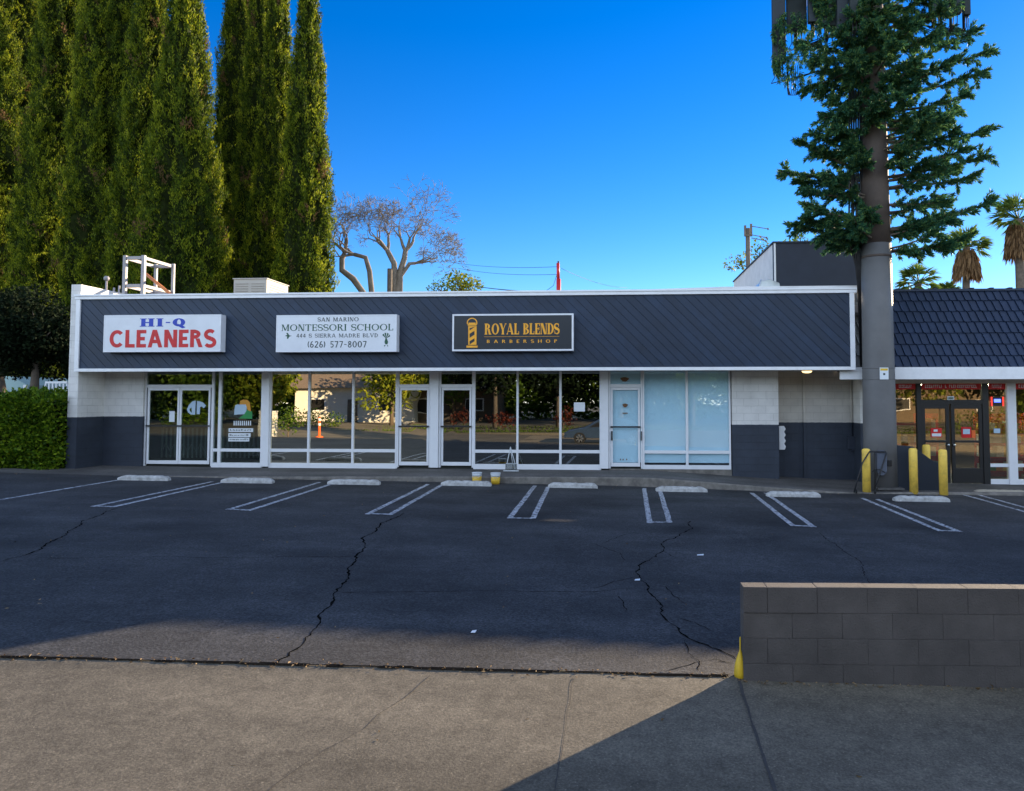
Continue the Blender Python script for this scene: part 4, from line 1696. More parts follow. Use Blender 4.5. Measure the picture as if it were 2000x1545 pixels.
mb = MB()
for pa, pb in ((1743, 1748), (1790, 1799), (1918, 1930)):
    mb.box(X(pa, FY), X(pb, FY), FY - 0.05, FY + 0.06, zb - 0.1, zHd)
mb.box(X(1799, FY), X(1918, FY), FY - 0.045, FY + 0.06, zDh, zTr + 0.03)
fr = mb.build('door_frame', M['black'], K_)
market_pane(1799, 1918, zTr, zHd, fr, 'transom_pane')
market_pane(1748, 1790, zb, zHd, fr, 'side_pane')
for pa, pb in ((1799.5, 1853), (1857, 1917.5)):
    a_, b_ = X(pa, FY), X(pb, FY)
    mb = MB()
    mb.box(a_, b_, FY - 0.03, FY + 0.02, zb, zb + 0.40)
    mb.box(a_, b_, FY - 0.03, FY + 0.02, zDh - 0.13, zDh - 0.002)
    zm = Z(862, FY, 1850)
    mb.box(a_ + 0.09, b_ - 0.09, FY - 0.06, FY - 0.02, zm - 0.03, zm + 0.03)
    mb.box(a_, a_ + 0.09, FY - 0.031, FY + 0.02, zb + 0.4005, zDh - 0.1305)
    mb.box(b_ - 0.09, b_, FY - 0.031, FY + 0.02, zb + 0.4005, zDh - 0.1305)
    d = mb.build('door', M['black'], K_, bevel=0.004)
    g = MB()
    g.box(a_ + 0.08, b_ - 0.08, FY - 0.006, FY, zb + 0.39, zDh - 0.12)
    g.build('pane', M['g_market'], d)
    g = MB()
    xk = b_ - 0.05 if pa < 1830 else a_ + 0.05
    g.lathe([(0.02, 0), (0.035, 0.01), (0.035, 0.05), (0.02, 0.06)], (xk, FY - 0.07, Z(871, FY, 1850)), 10)
    g.build('handle', M['steel'], d)
cols = [(1930, 1966), (1983, 2055), (2059, 2130), (2148, 2230), (2234, 2316)]
mb = MB()
for i, (pa, pb) in enumerate(cols):
    a_, b_ = X(pa, FY), X(pb, FY)
    mb.box(a_, b_, FY - 0.04, FY + 0.05, zb - 0.12, zb + 0.11)
    mb.box(a_, b_, FY - 0.038, FY + 0.05, Z(912, FY, 1950), Z(905.5, FY, 1950))
for pa, pb in ((1966, 1983), (2055, 2059), (2130, 2148), (2230, 2234), (2316, 2340)):
    mb.box(X(pa, FY), X(pb, FY), FY - 0.07, FY + 0.06, zb - 0.13, zHd)
wM = mb.build('window', M['alu'], K_, bevel=0.005)
g = MB()
for pa, pb in cols:
    g.box(X(pa, FY), X(pb, FY), FY, FY + 0.008, zb, zHd)
g.build('pane', M['g_market'], wM)
mb = MB()
mb.box(X(2338, FY), xm1, FY - 0.05, FY + 0.2, -0.6, zHd)
mb.build('end_wall', M['parapet'], K_)
# red valance with white lettering-like marks behind the glass
for (pa, pb, par, gs) in ((1750, 1789, fr, 9), (1801, 1917, fr, 26), (1932, 1965, wM, 9), (1984, 2053, wM, 12)):
    mb = MB()
    Yv = FY - 0.016
    a_, b_ = X(pa, FY), X(pb, FY)
    z0_, z1_ = Z(760.5, FY, 1850), zHd - 0.005
    mb.box(a_, b_, Yv, Yv + 0.004, z0_, z1_)
    o_ = mb.build('valance', M['valance'], par)
    mb = MB()
    rv = random.Random(pa)
    x = a_ + 0.09
    st = (b_ - a_ - 0.18) / gs
    h = (z1_ - z0_)
    for i in range(gs):
        if not (gs > 12 and i in (9, 11)):
            zz0, zz1 = z0_ + h * 0.28, z0_ + h * 0.80
            mb.box(x, x + st * 0.26, Yv - 0.003, Yv - 0.001, zz0, zz1)
            if rv.random() < 0.6:
                mb.box(x + st * 0.27, x + st * 0.62, Yv - 0.003, Yv - 0.001, zz1 - h * 0.14, zz1)
            if rv.random() < 0.6:
                mb.box(x + st * 0.27, x + st * 0.62, Yv - 0.003, Yv - 0.001, zz0, zz0 + h * 0.14)
        x += st
    mb.build('lettering', M['notice'], o_)


# small signs in the market glass
def win_sign(px0, px1, py0, py1, parts, label, cat='sign', Yq=None):
    Yq = FY - 0.012 if Yq is None else Yq
    a, b = P(px0, py1, Yq), P(px1, py0, Yq)
    e = empty('window_sign', ((a.x + b.x) / 2, Yq, a.z), label, cat, 'small signs in the market windows')
    for nm, (u0, u1, v0, v1), m in parts:
        mb = MB()
        k_ = 0.012 if nm != 'panel' else 0
        mb.box(a.x + (b.x - a.x) * u0, a.x + (b.x - a.x) * u1, Yq - k_ - 0.01, Yq - k_, a.z + (b.z - a.z) * v0, a.z + (b.z - a.z) * v1)
        mb.build(nm, m, e)
    return e


win_sign(1818, 1839, 836, 854, [('panel', (0, 1, 0, 1), M['red']), ('lettering', (0.08, 0.92, 0.1, 0.42), M['notice']), ('lettering', (0.25, 0.6, 0.6, 0.85), M['notice'])], 'red sign with a white lower band in the left market door')
win_sign(1878, 1904, 834, 855, [('panel', (0, 0.72, 0, 1), M['red']), ('emblem', (0.1, 0.6, 0.35, 0.8), M['blue_p']), ('tag', (0.74, 1, 0.0, 0.7), M['cone'])], 'red sign with blue emblem and orange tag in the right market door')
win_sign(1935, 1960, 775, 793, [('panel', (0, 1, 0, 1), M['black']), ('lettering', (0.25, 0.75, 0.4, 0.75), M['neon_blue']), ('neon_border', (0.0, 0.12, 0, 1), M['neon_red']), ('neon_border', (0.88, 1, 0, 1), M['neon_red'])], 'lit neon sign, blue between red edges, in the market window')
win_sign(1941, 1953, 837, 846, [('panel', (0, 1, 0, 1), M['blue_p'])], 'small pale blue card in the market window', 'card')
win_sign(1850, 1863, 774, 781, [('panel', (0, 1, 0, 1), M['notice']), ('lettering', (0.15, 0.85, 0.3, 0.7), M['green'])], 'small white card with green writing above the market doors', 'card')
# display shelf behind the left side pane
Yq = FY + 0.35
xs0, xs1 = X(1750, Yq), X(1788, Yq)
SH = empty('display_shelf', ((xs0 + xs1) / 2, Yq, -0.1), 'red shelf of goods behind the narrow market window left of the doors', 'shelf')
for (py, h) in ((822, 0.05), (862, 0.05), (876, 0.05)):
    z = Z(py + 4, Yq, 1770)
    mb = MB()
    mb.box(xs0, xs1, Yq, Yq + 0.3, z - 0.06, z)
    mb.build('shelf_board', M['valance'], SH)
mb = MB()
mb.box(xs0 + 0.02, xs1 - 0.02, Yq + 0.1, Yq + 0.25, -0.1, 2.6)
mb.build('back_panel', M['inner'], SH)
rv = random.Random(2)
x = xs0 + 0.02
while x < xs1 - 0.08:
    wd = rv.uniform(0.05, 0.11)
    z = Z(866, Yq, 1770)
    mb = MB()
    mb.box(x, x + wd, Yq + 0.01, Yq + 0.09, z, z + rv.uniform(0.15, 0.28))
    mb.build('goods', rv.choice([M['yellow'], M['teal'], M['notice'], M['orange_p'], M['green_p']]), SH)
    x += wd + 0.012

for i, (xa_, xb_, ya_) in enumerate(((8.3, 9.9, FY + 2.2), (10.3, 11.9, FY + 2.2), (11.6, 13.2, FY + 3.4))):
    L2 = empty('ceiling_light', ((xa_ + xb_) / 2, ya_, zS - 0.02), 'lit fluorescent strip light inside the market', 'ceiling light', 'strip lights inside the market')
    mb = MB()
    mb.box(xa_, xb_, ya_ - 0.09, ya_ + 0.09, zS - 0.06, zS - 0.005)
    mb.build('housing', M['white'], L2)
    mb = MB()
    mb.box(xa_ + 0.03, xb_ - 0.03, ya_ - 0.05, ya_ + 0.05, zS - 0.085, zS - 0.061)
    mb.build('tube', emit_mat('tube_glow', (0.9, 1.0, 0.85), 22.0), L2)
rv = random.Random(14)
for i, (xa_, xb_, ya_, lab) in enumerate(((8.2, 9.7, FY + 1.9, 'shelf of coloured goods seen through the left market door'), (10.6, 11.9, FY + 1.6, 'shelf of coloured goods seen through the market window'), (12.2, 14.6, FY + 2.4, 'shelf of coloured goods near the right edge of the photo, inside the market'))):
    SH = empty('display_shelf', ((xa_ + xb_) / 2, ya_, -0.1), lab, 'shelf', 'shelves inside the market')
    mb = MB()
    mb.box(xa_, xb_, ya_ + 0.32, ya_ + 0.36, -0.1, 1.75)
    for z in (0.1, 0.5, 0.9, 1.3):
        mb.box(xa_, xb_, ya_, ya_ + 0.319, z - 0.03, z)
    mb.build('frame', M['valance'], SH)
    for z in (0.1, 0.5, 0.9, 1.3):
        x = xa_ + 0.02
        while x < xb_ - 0.25:
            wd = rv.uniform(0.10, 0.24)
            mb = MB()
            mb.box(x, x + wd, ya_ + 0.02, ya_ + 0.25, z + 0.001, z + rv.uniform(0.16, 0.32))
            mb.build('goods', rv.choice([M['yellow'], M['teal'], M['notice'], M['orange_p'], M['green_p'], M['red'], M['blue_p']]), SH)
            x += wd + 0.015

# ------------------------------------------------------------------ bollards, wing wall, cart, stops
def bollard(px, py0, py1, label, yy=None):
    g = G(px, py1)
    Y_ = g.y if yy is None else yy
    x = X(px, Y_, 920)
    zt = Z(py0, Y_, px)
    z0_ = gz(x) if yy is None else walk_z(x)
    mb = MB()
    r_ = 0.098
    mb.lathe([(r_, -0.05), (r_, zt - z0_ - 0.05), (r_ * 0.9, zt - z0_ - 0.02), (r_ * 0.55, zt - z0_ - 0.003), (0.01, zt - z0_)], (x, Y_, z0_), 24)
    tag(mb.build('bollard', M['yellow'], at=(x, Y_, z0_)), label, 'bollard', 'yellow bollards by the tower')


bollard(1692, 876, 962.5, 'worn yellow steel bollard beside the black hand cart')
bollard(1784, 875, 964.5, 'worn yellow steel bollard before the taller side of the dark wing wall')
bollard(1842, 877.5, 966.5, 'worn yellow steel bollard at the low end of the dark wing wall')
bollard(1810, 868, 940, 'yellow bollard standing behind the dark wing wall', yy=19.6)
# dark wing wall with a swept-down top
Yw = 18.70
pts = [(1747, 963), (1848, 966), (1848, 904), (1836, 904.5), (1824, 901), (1812, 893), (1800, 884), (1790, 877), (1784, 872.5), (1770, 871), (1747, 869)]
poly = [(P(px, py, Yw).x, P(px, py, Yw).z) for px, py in pts]
mb = MB()
mb.prism(poly, Yw, Yw + 0.14)
tag(mb.build('wing_wall', mat('wing_wall_paint', (0.010, 0.017, 0.030), 0.6, 0.12, 2, grime=0.2), at=(poly[0][0], Yw, gz(9)), bevel=0.008), 'dark slate wing wall with a curved top behind the yellow bollards', 'wall')
# hand cart leaning by the tower
def pc(px, py, Y_):
    return P(px, py, Y_)


Yc = 18.15
HCt = empty('hand_cart', (X(1700, Yc), Yc, gz(6.5)), 'folded black tube hand cart with a grey bag leaning by the tower', 'cart')
mb = MB()
mb.tube([pc(1698, 882, Yc + .12), pc(1730, 882.5, Yc + .12), pc(1731.5, 886, Yc + .12), pc(1722, 915, Yc + .1), pc(1710, 948, Yc - .1)], 0.020, 8)
mb.tube([pc(1709, 882, Yc + .12), pc(1709, 958, Yc + .1)], 0.016, 8)
mb.tube([pc(1698, 882, Yc + .12), pc(1684, 905, Yc + .05), pc(1668, 962, Yc - .2)], 0.018, 8)
mb.tube([pc(1704, 922, Yc + .1), pc(1708, 917, Yc + .1), pc(1718, 917, Yc + .1), pc(1729, 923, Yc + .1)], 0.012, 8)
mb.build('tube_frame', M['black_pipe'], HCt)
mb = MB()
a, b = P(1712, 929, Yc + 0.2), P(1731, 880, Yc + 0.2)
mb.prism([(a.x + 0.05, a.z), (b.x - 0.08, a.z), (b.x, a.z + 0.1), (b.x + 0.01, b.z - 0.08), (b.x - 0.04, b.z), (a.x + 0.03, b.z), (a.x, b.z - 0.08), (a.x, a.z + 0.12)], Yc + 0.16, Yc + 0.25)
mb.build('bag', M['bag'], HCt, bevel=0.02)
mb = MB()
for px in (1672, 1709):
    p = pc(px, 960, Yc)
    mb.lathe([(0.05, -0.015), (0.05, 0.015)], (0, 0, 0), 14)
    kk = 14 * 2
    for i in range(len(mb.v) - kk, len(mb.v)):
        vx, vy, vz = mb.v[i]
        mb.v[i] = (p.x + vz, p.y + vx, gz(p.x) + 0.055 + vy)
mb.build('wheel', M['tyre'], HCt)
mb = MB()
a, b = P(1713, 957, 18.5), P(1766, 957, 18.5)
mb.box(a.x, b.x, 18.45, 18.9, walk_z(7.2) + 0.002, walk_z(7.2) + 0.06)
tag(mb.build('base_slab', M['walk'], at=(a.x, 18.6, walk_z(7.2)), bevel=0.01), 'low grey concrete slab at the foot of the tower', 'slab')
# wheel stops
STOPS = [(233, 332, 938, 'pale wheel stop before the double doors of the cleaners'),
         (434, 535, 943, 'pale wheel stop before the column between cleaners and school'),
         (642, 743, 946, 'pale wheel stop below the three school windows'),
         (863, 960, 948.5, 'pale wheel stop with a yellow bucket right behind it'),
         (1072, 1167, 952.5, 'pale wheel stop below the barbershop window with the notice'),
         (1283, 1380, 960, 'pale chipped wheel stop before the papered shop windows'),
         (1500, 1600, 970, 'pale wheel stop before the recessed service wall'),
         (1749, 1851, 979, 'chipped wheel stop lying before the yellow bollards'),
         (1905, 2005, 966, 'bare tan wheel stop before the market window')]
rs = random.Random(9)
for i, (pa, pb, py, lab) in enumerate(STOPS):
    A, B2 = G(pa, py - 0.5), G(pb, py + 0.5)
    c_ = (A + B2) / 2
    c_.z = gz(c_.x)
    L = (B2 - A).length
    mb = MB()
    n_ = 18
    prof = [(-0.085, 0.0), (-0.08, 0.07), (-0.055, 0.118), (0.055, 0.118), (0.08, 0.07), (0.085, 0.0)]
    ringv = []
    for k_ in range(n_ + 1):
        t_ = k_ / n_
        e_ = min(1, min(t_, 1 - t_) * n_ / 1.6 + 0.15)
        ch = rs.uniform(0.0, 0.016) if rs.random() < 0.35 else 0.0
        for (py_, pz_) in prof:
            ringv.append((-L / 2 + L * t_ - (0.02 if k_ == 0 else 0), py_ + rs.uniform(-0.004, 0.004), pz_ * (0.45 + 0.55 * e_) - (ch if pz_ > 0.1 else 0) + SL * (-L / 2 + L * t_)))
    fs = []
    m_ = len(prof)
    for k_ in range(n_):
        for j in range(m_ - 1):
            fs.append((k_ * m_ + j, k_ * m_ + j + 1, (k_ + 1) * m_ + j + 1, (k_ + 1) * m_ + j))
    fs += [tuple(range(m_))[::-1], tuple(n_ * m_ + j for j in range(m_))]
    mb.add(ringv, [f[::-1] for f in fs])
    o = mb.build('wheel_stop', M['stop_tan'] if i == 8 else M['stop'])
    o.location = c_
    o.rotation_euler[2] = math.atan2((B2 - A).y, (B2 - A).x) * 0.6
    tag(o, lab, 'wheel stop', 'wheel stops at the heads of the parking bays')

# buckets
for (px, py0, py1, lab) in ((937, 922, 941, 'white and yellow bucket behind the wheel stop, left of the other bucket'), (973, 919.5, 941.5, 'white and yellow bucket standing free to the right of the wheel stop')):
    g = G(px, py1)
    x = g.x
    Y_ = kerb_y(x) - 0.17
    z0_ = gz(x)
    h = 0.28
    e = empty('bucket', (x, Y_, z0_), lab, 'bucket', 'paint buckets by the kerb')
    mb = MB()
    mb.lathe([(0.108, 0), (0.118, h * 0.66)], (x, Y_, z0_), 24)
    mb.lathe([(0.1185, h * 0.662), (0.122, h * 0.95)], (x, Y_, z0_), 24, 1)
    mb.build('body', [M['bucket_y'], M['bucket_w']], e)
    mb = MB()
    mb.lathe([(0.129, h * 0.92), (0.13, h * 0.985), (0.115, h), (0.02, h * 1.005)], (x, Y_, z0_ + 0.002), 24)
    mb.build('lid', M['bucket_w'], e)
    mb = MB()
    mb.tube([(x - 0.126, Y_ - 0.01, z0_ + h * 0.85), (x - 0.08, Y_ - 0.11, z0_ + h * 0.62), (x, Y_ - 0.14, z0_ + h * 0.52), (x + 0.08, Y_ - 0.11, z0_ + h * 0.62), (x + 0.126, Y_ - 0.01, z0_ + h * 0.85)], 0.004, 5)
    mb.build('handle', M['steel'], e)
# A-frame easel with a clear pocket
ye = 19.6
a, b, t_ = P(985, 918, ye), P(1012, 918, ye), P(997, 873, ye + 0.15)
zf = walk_z(-2.8)
E_ = empty('easel_stand', ((a.x + b.x) / 2, ye, zf), 'thin white metal easel with a clear pocket before the barbershop window', 'easel')
for q in ((a.x + 0.03, ye), (b.x - 0.03, ye), ((a.x + b.x) / 2, ye + 0.42)):
    mb = MB()
    mb.tube([(q[0], q[1], zf), (t_.x, t_.y, t_.z)], 0.011, 8)
    mb.build('leg', M['easel'], E_)
mb = MB()
mb.box(a.x - 0.02, b.x + 0.02, ye - 0.06, ye - 0.02, zf + 0.005, zf + 0.03)
mb.box(a.x + 0.04, b.x - 0.04, ye - 0.005, ye + 0.005, zf + 0.2, zf + 0.215)
mb.build('ledge', M['easel'], E_)
mb = MB()
mb.box(a.x + 0.03, b.x - 0.03, ye - 0.018, ye - 0.012, zf + 0.03, zf + 0.2)
mb.build('pocket', M['acrylic'], E_)

# ------------------------------------------------------------------ low block wall in the foreground
WYf, WYb = 5.915, 6.055
wx0 = X(1447, WYf, 1250)
wzt = Z(1147, WYf, 1500)
LW = empty('low_block_wall', (wx0, WYf, gz(wx0)), 'low taupe concrete block wall at the edge of the pavement', 'wall')
mb = MB()
mort = MB()
rw = random.Random(21)
wx1 = 9.0
z_lv = [wzt, Z(1198, WYf, 1500), Z(1248, WYf, 1500), Z(1298, WYf, 1500), gz(wx0) - 0.3]
offs = [0.19, 0.385, 0.19, 0.385]
for ci in range(4):
    zt, zb_ = z_lv[ci], z_lv[ci + 1]
    x = wx0 + 0.02
    first = True
    while x < wx1:
        wd = offs[ci] if first else 0.392
        first = False
        dy = rw.uniform(-0.0025, 0.0015)
        pr = -0.006 if (ci == 0 and x < wx0 + 0.5) else 0
        jg = 0.0018 if x < wx0 + 0.5 else 0.0006
        mb.box(x + jg, min(x + wd, wx1) - jg, WYf + dy + pr, WYb + 0.004, zb_ + (0.003 if x < wx0 + 0.5 else 0.001), zt - 0.0008 + (rw.uniform(-0.003, 0.002) if ci == 0 else 0))
        x += wd
mort.box(wx0 + 0.028, wx1, WYf + 0.006, WYb - 0.002, gz(wx0) - 0.3, wzt - 0.012)
for q_ in (mb, mort):
    q_.v = [(a_, b_ + 0.0375 * (a_ - 1.0), c_) for a_, b_, c_ in q_.v]
mb.build('blocks', M['lowwall'], LW, bevel=0.003)
mort.build('mortar', M['mortar'], LW)
# yellow guard post hugging the wall end, flared at the foot
gx, gy = wx0 + 0.008, WYf + 0.08
mb = MB()
mb.lathe([(0.050, -0.02), (0.052, 0.03), (0.044, 0.09), (0.028, 0.15), (0.012, 0.19), (0.006, 0.21), (0.006, 0.30), (0.004, 0.31)], (gx, gy, gz(gx)), 18)
tag(mb.build('guard_post', M['yellow_sat'], at=(gx, gy, gz(gx))), 'yellow flared guard post against the end of the low block wall', 'post')

# ------------------------------------------------------------------ cell tower dressed as a pine
TY = 18.9
tx = X(1719, TY, 880)
tz = walk_z(tx)
T_ = empty('pine_cell_tower', (tx, TY, tz), 'tall cell tower disguised as a pine with antennas among green branches', 'cell tower')
zsplit = Z(478, TY, 1715)
mb = MB()
mb.lathe([(0.40, -0.1), (0.395, 1.5), (0.375, 4.0), (0.365, zsplit - tz)], (tx, TY, tz), 40, 0)
mb.lathe([(0.365, zsplit - tz + 0.001), (0.345, 8), (0.31, 11), (0.27, 15), (0.2, 18.5)], (tx - 0.01, TY, tz), 40, 1)
zb1, zb2 = Z(719, TY - 0.4, 1715), Z(741, TY - 0.4, 1715)
mb.lathe([(0.391, 0), (0.391, 0.02)], (tx, TY, zb1), 40, 0)
mb.lathe([(0.393, 0), (0.393, 0.015)], (tx, TY, zb2), 40, 0)
mb.lathe([(0.372, -0.03), (0.372, 0.03)], (tx, TY, Z(497, TY - .4, 1715)), 40, 1)
mb.build('trunk', [M['trunk_grey'], M['trunk_brown']], T_)
a, b = P(1718.5, 741, TY - 0.40), P(1735, 718, TY - 0.40)
mb = MB()
mb.box(a.x, b.x, TY - 0.405, TY - 0.396, a.z, b.z)
nb = mb.build('notice_board', M['notice'], T_)
mb = MB()
mb.box(a.x + 0.015, b.x - 0.015, TY - 0.407, TY - 0.4055, b.z - 0.075, b.z - 0.02)
mb.build('warning_band', M['yellow_sat'], nb)
mb = MB()
mb.box((a.x + b.x) / 2 - 0.025, (a.x + b.x) / 2 + 0.025, TY - 0.407, TY - 0.4055, (a.z + b.z) / 2 - 0.04, (a.z + b.z) / 2 + 0.01)
mb.build('symbol', M['darkletter'], nb)
mb = MB()
px_ = P(1734, 906, TY - 0.3)
mb.box(px_.x - 0.05, px_.x + 0.06, TY - 0.42, TY - 0.25, px_.z - 0.05, px_.z + 0.1)
mb.build('junction_box', M['black'], T_, bevel=0.01)

# branches --------------------------------------------------------------
nr = np.random.default_rng(12)
pr = random.Random(31)
wood = MB()
nv, nd, nl = [], [], []                          # needle bases, directions, lengths


def twig(p, d, L, dens=250):
    d = d.normalized()
    n_ = max(10, int(L * dens))
    t = nr.random(n_)
    pos = np.array(p)[None] + np.array(d)[None] * (t * L)[:, None]
    rad = unit(np.cross(nr.normal(size=(n_, 3)), np.array(d)[None]))
    dr = rad * (0.85 - 0.25 * t)[:, None] + np.array(d)[None] * (0.55 + 0.5 * t)[:, None]
    nv.append(pos)
    nd.append(dr)
    nl.append(nr.uniform(0.09, 0.15, n_))


def branch(p0, p1, bow=0.15, leaf0=0.35, ntw=16, r0=0.045):
    p0, p1 = Vector(p0), Vector(p1)
    L = (p1 - p0).length
    pts = []
    for i in range(9):
        t = i / 8
        q = p0.lerp(p1, t)
        q.z += bow * L * (t * t - t) * 1.2
        pts.append(q)
    wood.tube(pts, [r0 * (1 - 0.7 * i / 8) for i in range(9)], 6)
    ax = (p1 - p0).normalized()
    sd = ax.cross(Vector((0, 0, 1))).normalized()
    for k_ in range(ntw):
        t = leaf0 + (1 - leaf0) * (k_ + pr.random()) / ntw
        i = min(7, int(t * 8))
        q = pts[i].lerp(pts[i + 1], t * 8 - i)
        side = 1 if k_ % 2 else -1
        d = ax * pr.uniform(0.25, 0.9) + sd * side * pr.uniform(0.3, 1.0) + Vector((0, 0, pr.uniform(-0.95, 0.45)))
        twig(q, d, pr.uniform(0.22, 0.46) * (1.1 - 0.35 * t))
    for k_ in range(5):                            # rounded brush at the tip
        twig(pts[-1] - ax * 0.22, ax * 0.7 + Vector((pr.uniform(-.7, .7), pr.uniform(-.7, .7), pr.uniform(-0.5, 0.6))), pr.uniform(0.24, 0.36), 200)
    twig(pts[5], pts[8] - pts[5], (pts[8] - pts[5]).length, 220)


def bpx(px0, py0, px1, py1, dy, **kw):
    a = P(px0, py0, TY)
    a.x = tx
    b = P(px1, py1, TY + dy)
    branch(a, b, **kw)


FEAT = [  # (root y, tip px, tip py, depth offset)
    (165, 1940, 98, -0.5), (150, 1905, 60, 0.6), (190, 1925, 140, 0.4), (215, 1895, 185, -0.8), (235, 1870, 215, 0.8),
    (180, 1858, 120, -1.2), (255, 1850, 235, -1.2), (300, 1928, 255, 0.2), (290, 1870, 262, -0.9), (350, 1932, 305, -0.2),
    (330, 1890, 290, -1.0), (370, 1905, 345, 0.7), (355, 1868, 330, 1.0), (400, 1850, 395, -0.8), (415, 1838, 385, 0.8), (452, 1940, 392, 0.0),
    (450, 1865, 430, -0.7), (460, 1840, 420, 0.7), (492, 1895, 462, -0.1), (490, 1862, 478, -0.4), (280, 1852, 245, 1.0),
    (355, 1522, 335, 0.1), (340, 1560, 275, -0.3), (330, 1590, 290, 0.6), (360, 1555, 355, 0.7), (310, 1590, 262, -0.8), (385, 1580, 375, -0.8),
    (455, 1545, 440, 0.0), (440, 1575, 400, 0.6), (420, 1590, 410, -0.9), (465, 1600, 462, -0.6), (455, 1570, 425, -0.4), (470, 1625, 480, 0.4),
    (200, 1610, 230, -0.6), (150, 1600, 180, 0.5), (120, 1568, 175, -0.2), (170, 1640, 215, -1.0), (260, 1625, 250, -1.0), (95, 1590, 120, -0.8), (110, 1560, 80, 0.8),
    (90, 1640, 60, -1.3), (70, 1700, 40, -1.6), (120, 1660, 110, -1.5), (100, 1830, 70, -1.2), (60, 1850, 20, -0.9), (80, 1880, 60, 0.9), (40, 1820, -10, -1.3),
]
for (py, tpx, tpy, dy) in FEAT:
    bpx(1715, py, tpx, tpy, dy, bow=pr.uniform(0.05, 0.22), leaf0=0.22, ntw=16)
for py in range(60, 490, 20):                      # shorter boughs towards and away from the lens
    for s_ in (-1, -1, 1):
        z = Z(py + pr.uniform(-9, 9), TY, 1715)
        az_ = (-90 if s_ < 0 else 90) + pr.uniform(-70, 70)
        if -35 < az_ < 0 or az_ < -150:
            pass
        L = pr.uniform(0.9, 1.7)
        if 340 < py < 450 and s_ < 0 and abs(az_ + 90) < 30:
            continue
        a = Vector((tx, TY, z))
        branch(a, a + Vector((math.cos(R(az_)) * L, math.sin(R(az_)) * L, pr.uniform(0.0, 0.45))), 0.2, 0.38, 10, 0.035)
for zz in np.arange(Z(40, TY, 1715), 17.5, 0.35):   # crown above the frame
    for k_ in range(4):
        az_ = pr.uniform(0, 360)
        L = pr.uniform(1.4, 2.4) * (1 - (zz - 11) / 14)
        a = Vector((tx, TY, zz))
        branch(a, a + Vector((math.cos(R(az_)) * L, math.sin(R(az_)) * L, pr.uniform(0.1, 0.6))), 0.2, 0.3, 9, 0.035)
for k_ in range(46):                               # strands hanging under the left antenna group
    p_ = P(pr.uniform(1508, 1608), pr.uniform(20, 150), TY - pr.uniform(0.2, 0.6))
    twig(p_, Vector((pr.uniform(-.25, .25), -0.05, -1)), pr.uniform(0.25, 0.5), 130)
for (a0_, a1_, pb_, dy_) in ((1510, 1536, 122, -0.35), (1538, 1577, 60, -0.15), (1580, 1603, 42, -0.45), (1605, 1634, 50, -0.55), (1818, 1842, 22, -0.5), (1850, 1880, 25, -0.3)):
    for k_ in range(12):                           # ragged sprays hung on and below the antennas
        p_ = P(pr.uniform(a0_, a1_ + 6), pb_ + pr.uniform(-110, 42), TY + dy_ - 0.05)
        twig(p_, Vector((pr.uniform(-.3, .3), -0.1, pr.uniform(-1, -0.5))), pr.uniform(0.2, 0.42), 110)
wood.build('branch', M['bark'], T_)
base_, dirs_, len_ = np.concatenate(nv), np.concatenate(nd), np.concatenate(nl)
v, q = kites(base_, dirs_, len_, 0.029, nr, 0.10)
print('needles', len(q))
np_mesh('foliage', v, q, M['needle'], T_)

# antennas ----------------------------------------------------------------
def antenna(px0, px1, pyb, dy, h, m, tilt=0):
    Y_ = TY + dy
    a, b = P(px0, pyb, Y_), P(px1, pyb, Y_)
    mb = MB()
    mb.box(a.x, b.x, Y_, Y_ + 0.16, a.z, a.z + h)
    o = mb.build('antenna', m, T_, bevel=0.02)
    mb = MB()
    c_ = (a.x + b.x) / 2
    mb.tube([(c_, Y_ + 0.24, a.z - 0.3), (c_, Y_ + 0.24, a.z + h + 0.2)], 0.035, 8)
    mb.box(c_ - 0.04, c_ + 0.04, Y_ + 0.1605, Y_ + 0.24, a.z + 0.3, a.z + 0.42)
    mb.box(c_ - 0.04, c_ + 0.04, Y_ + 0.1605, Y_ + 0.24, a.z + h - 0.42, a.z + h - 0.3)
    mb.build('mount', M['black_pipe'], o)
    mb = MB()
    for k_ in range(3):
        x = a.x + (b.x - a.x) * (0.25 + 0.25 * k_)
        mb.tube([(x, Y_ + 0.08, a.z), (x, Y_ + 0.08, a.z - 0.06)], 0.018, 6)
        mb.tube([(x, Y_ + 0.08, a.z - 0.06), (x + 0.01, Y_ + 0.12, a.z - 0.28), (x + 0.08 * (k_ - 1), Y_ + 0.3, a.z - 0.42), (c_ + (tx - c_) * 0.4, Y_ * 0.6 + TY * 0.4, a.z - 0.2), (tx, TY, a.z + 0.1)], 0.012, 5)
    mb.build('feed_cable', M['black_pipe'], o)


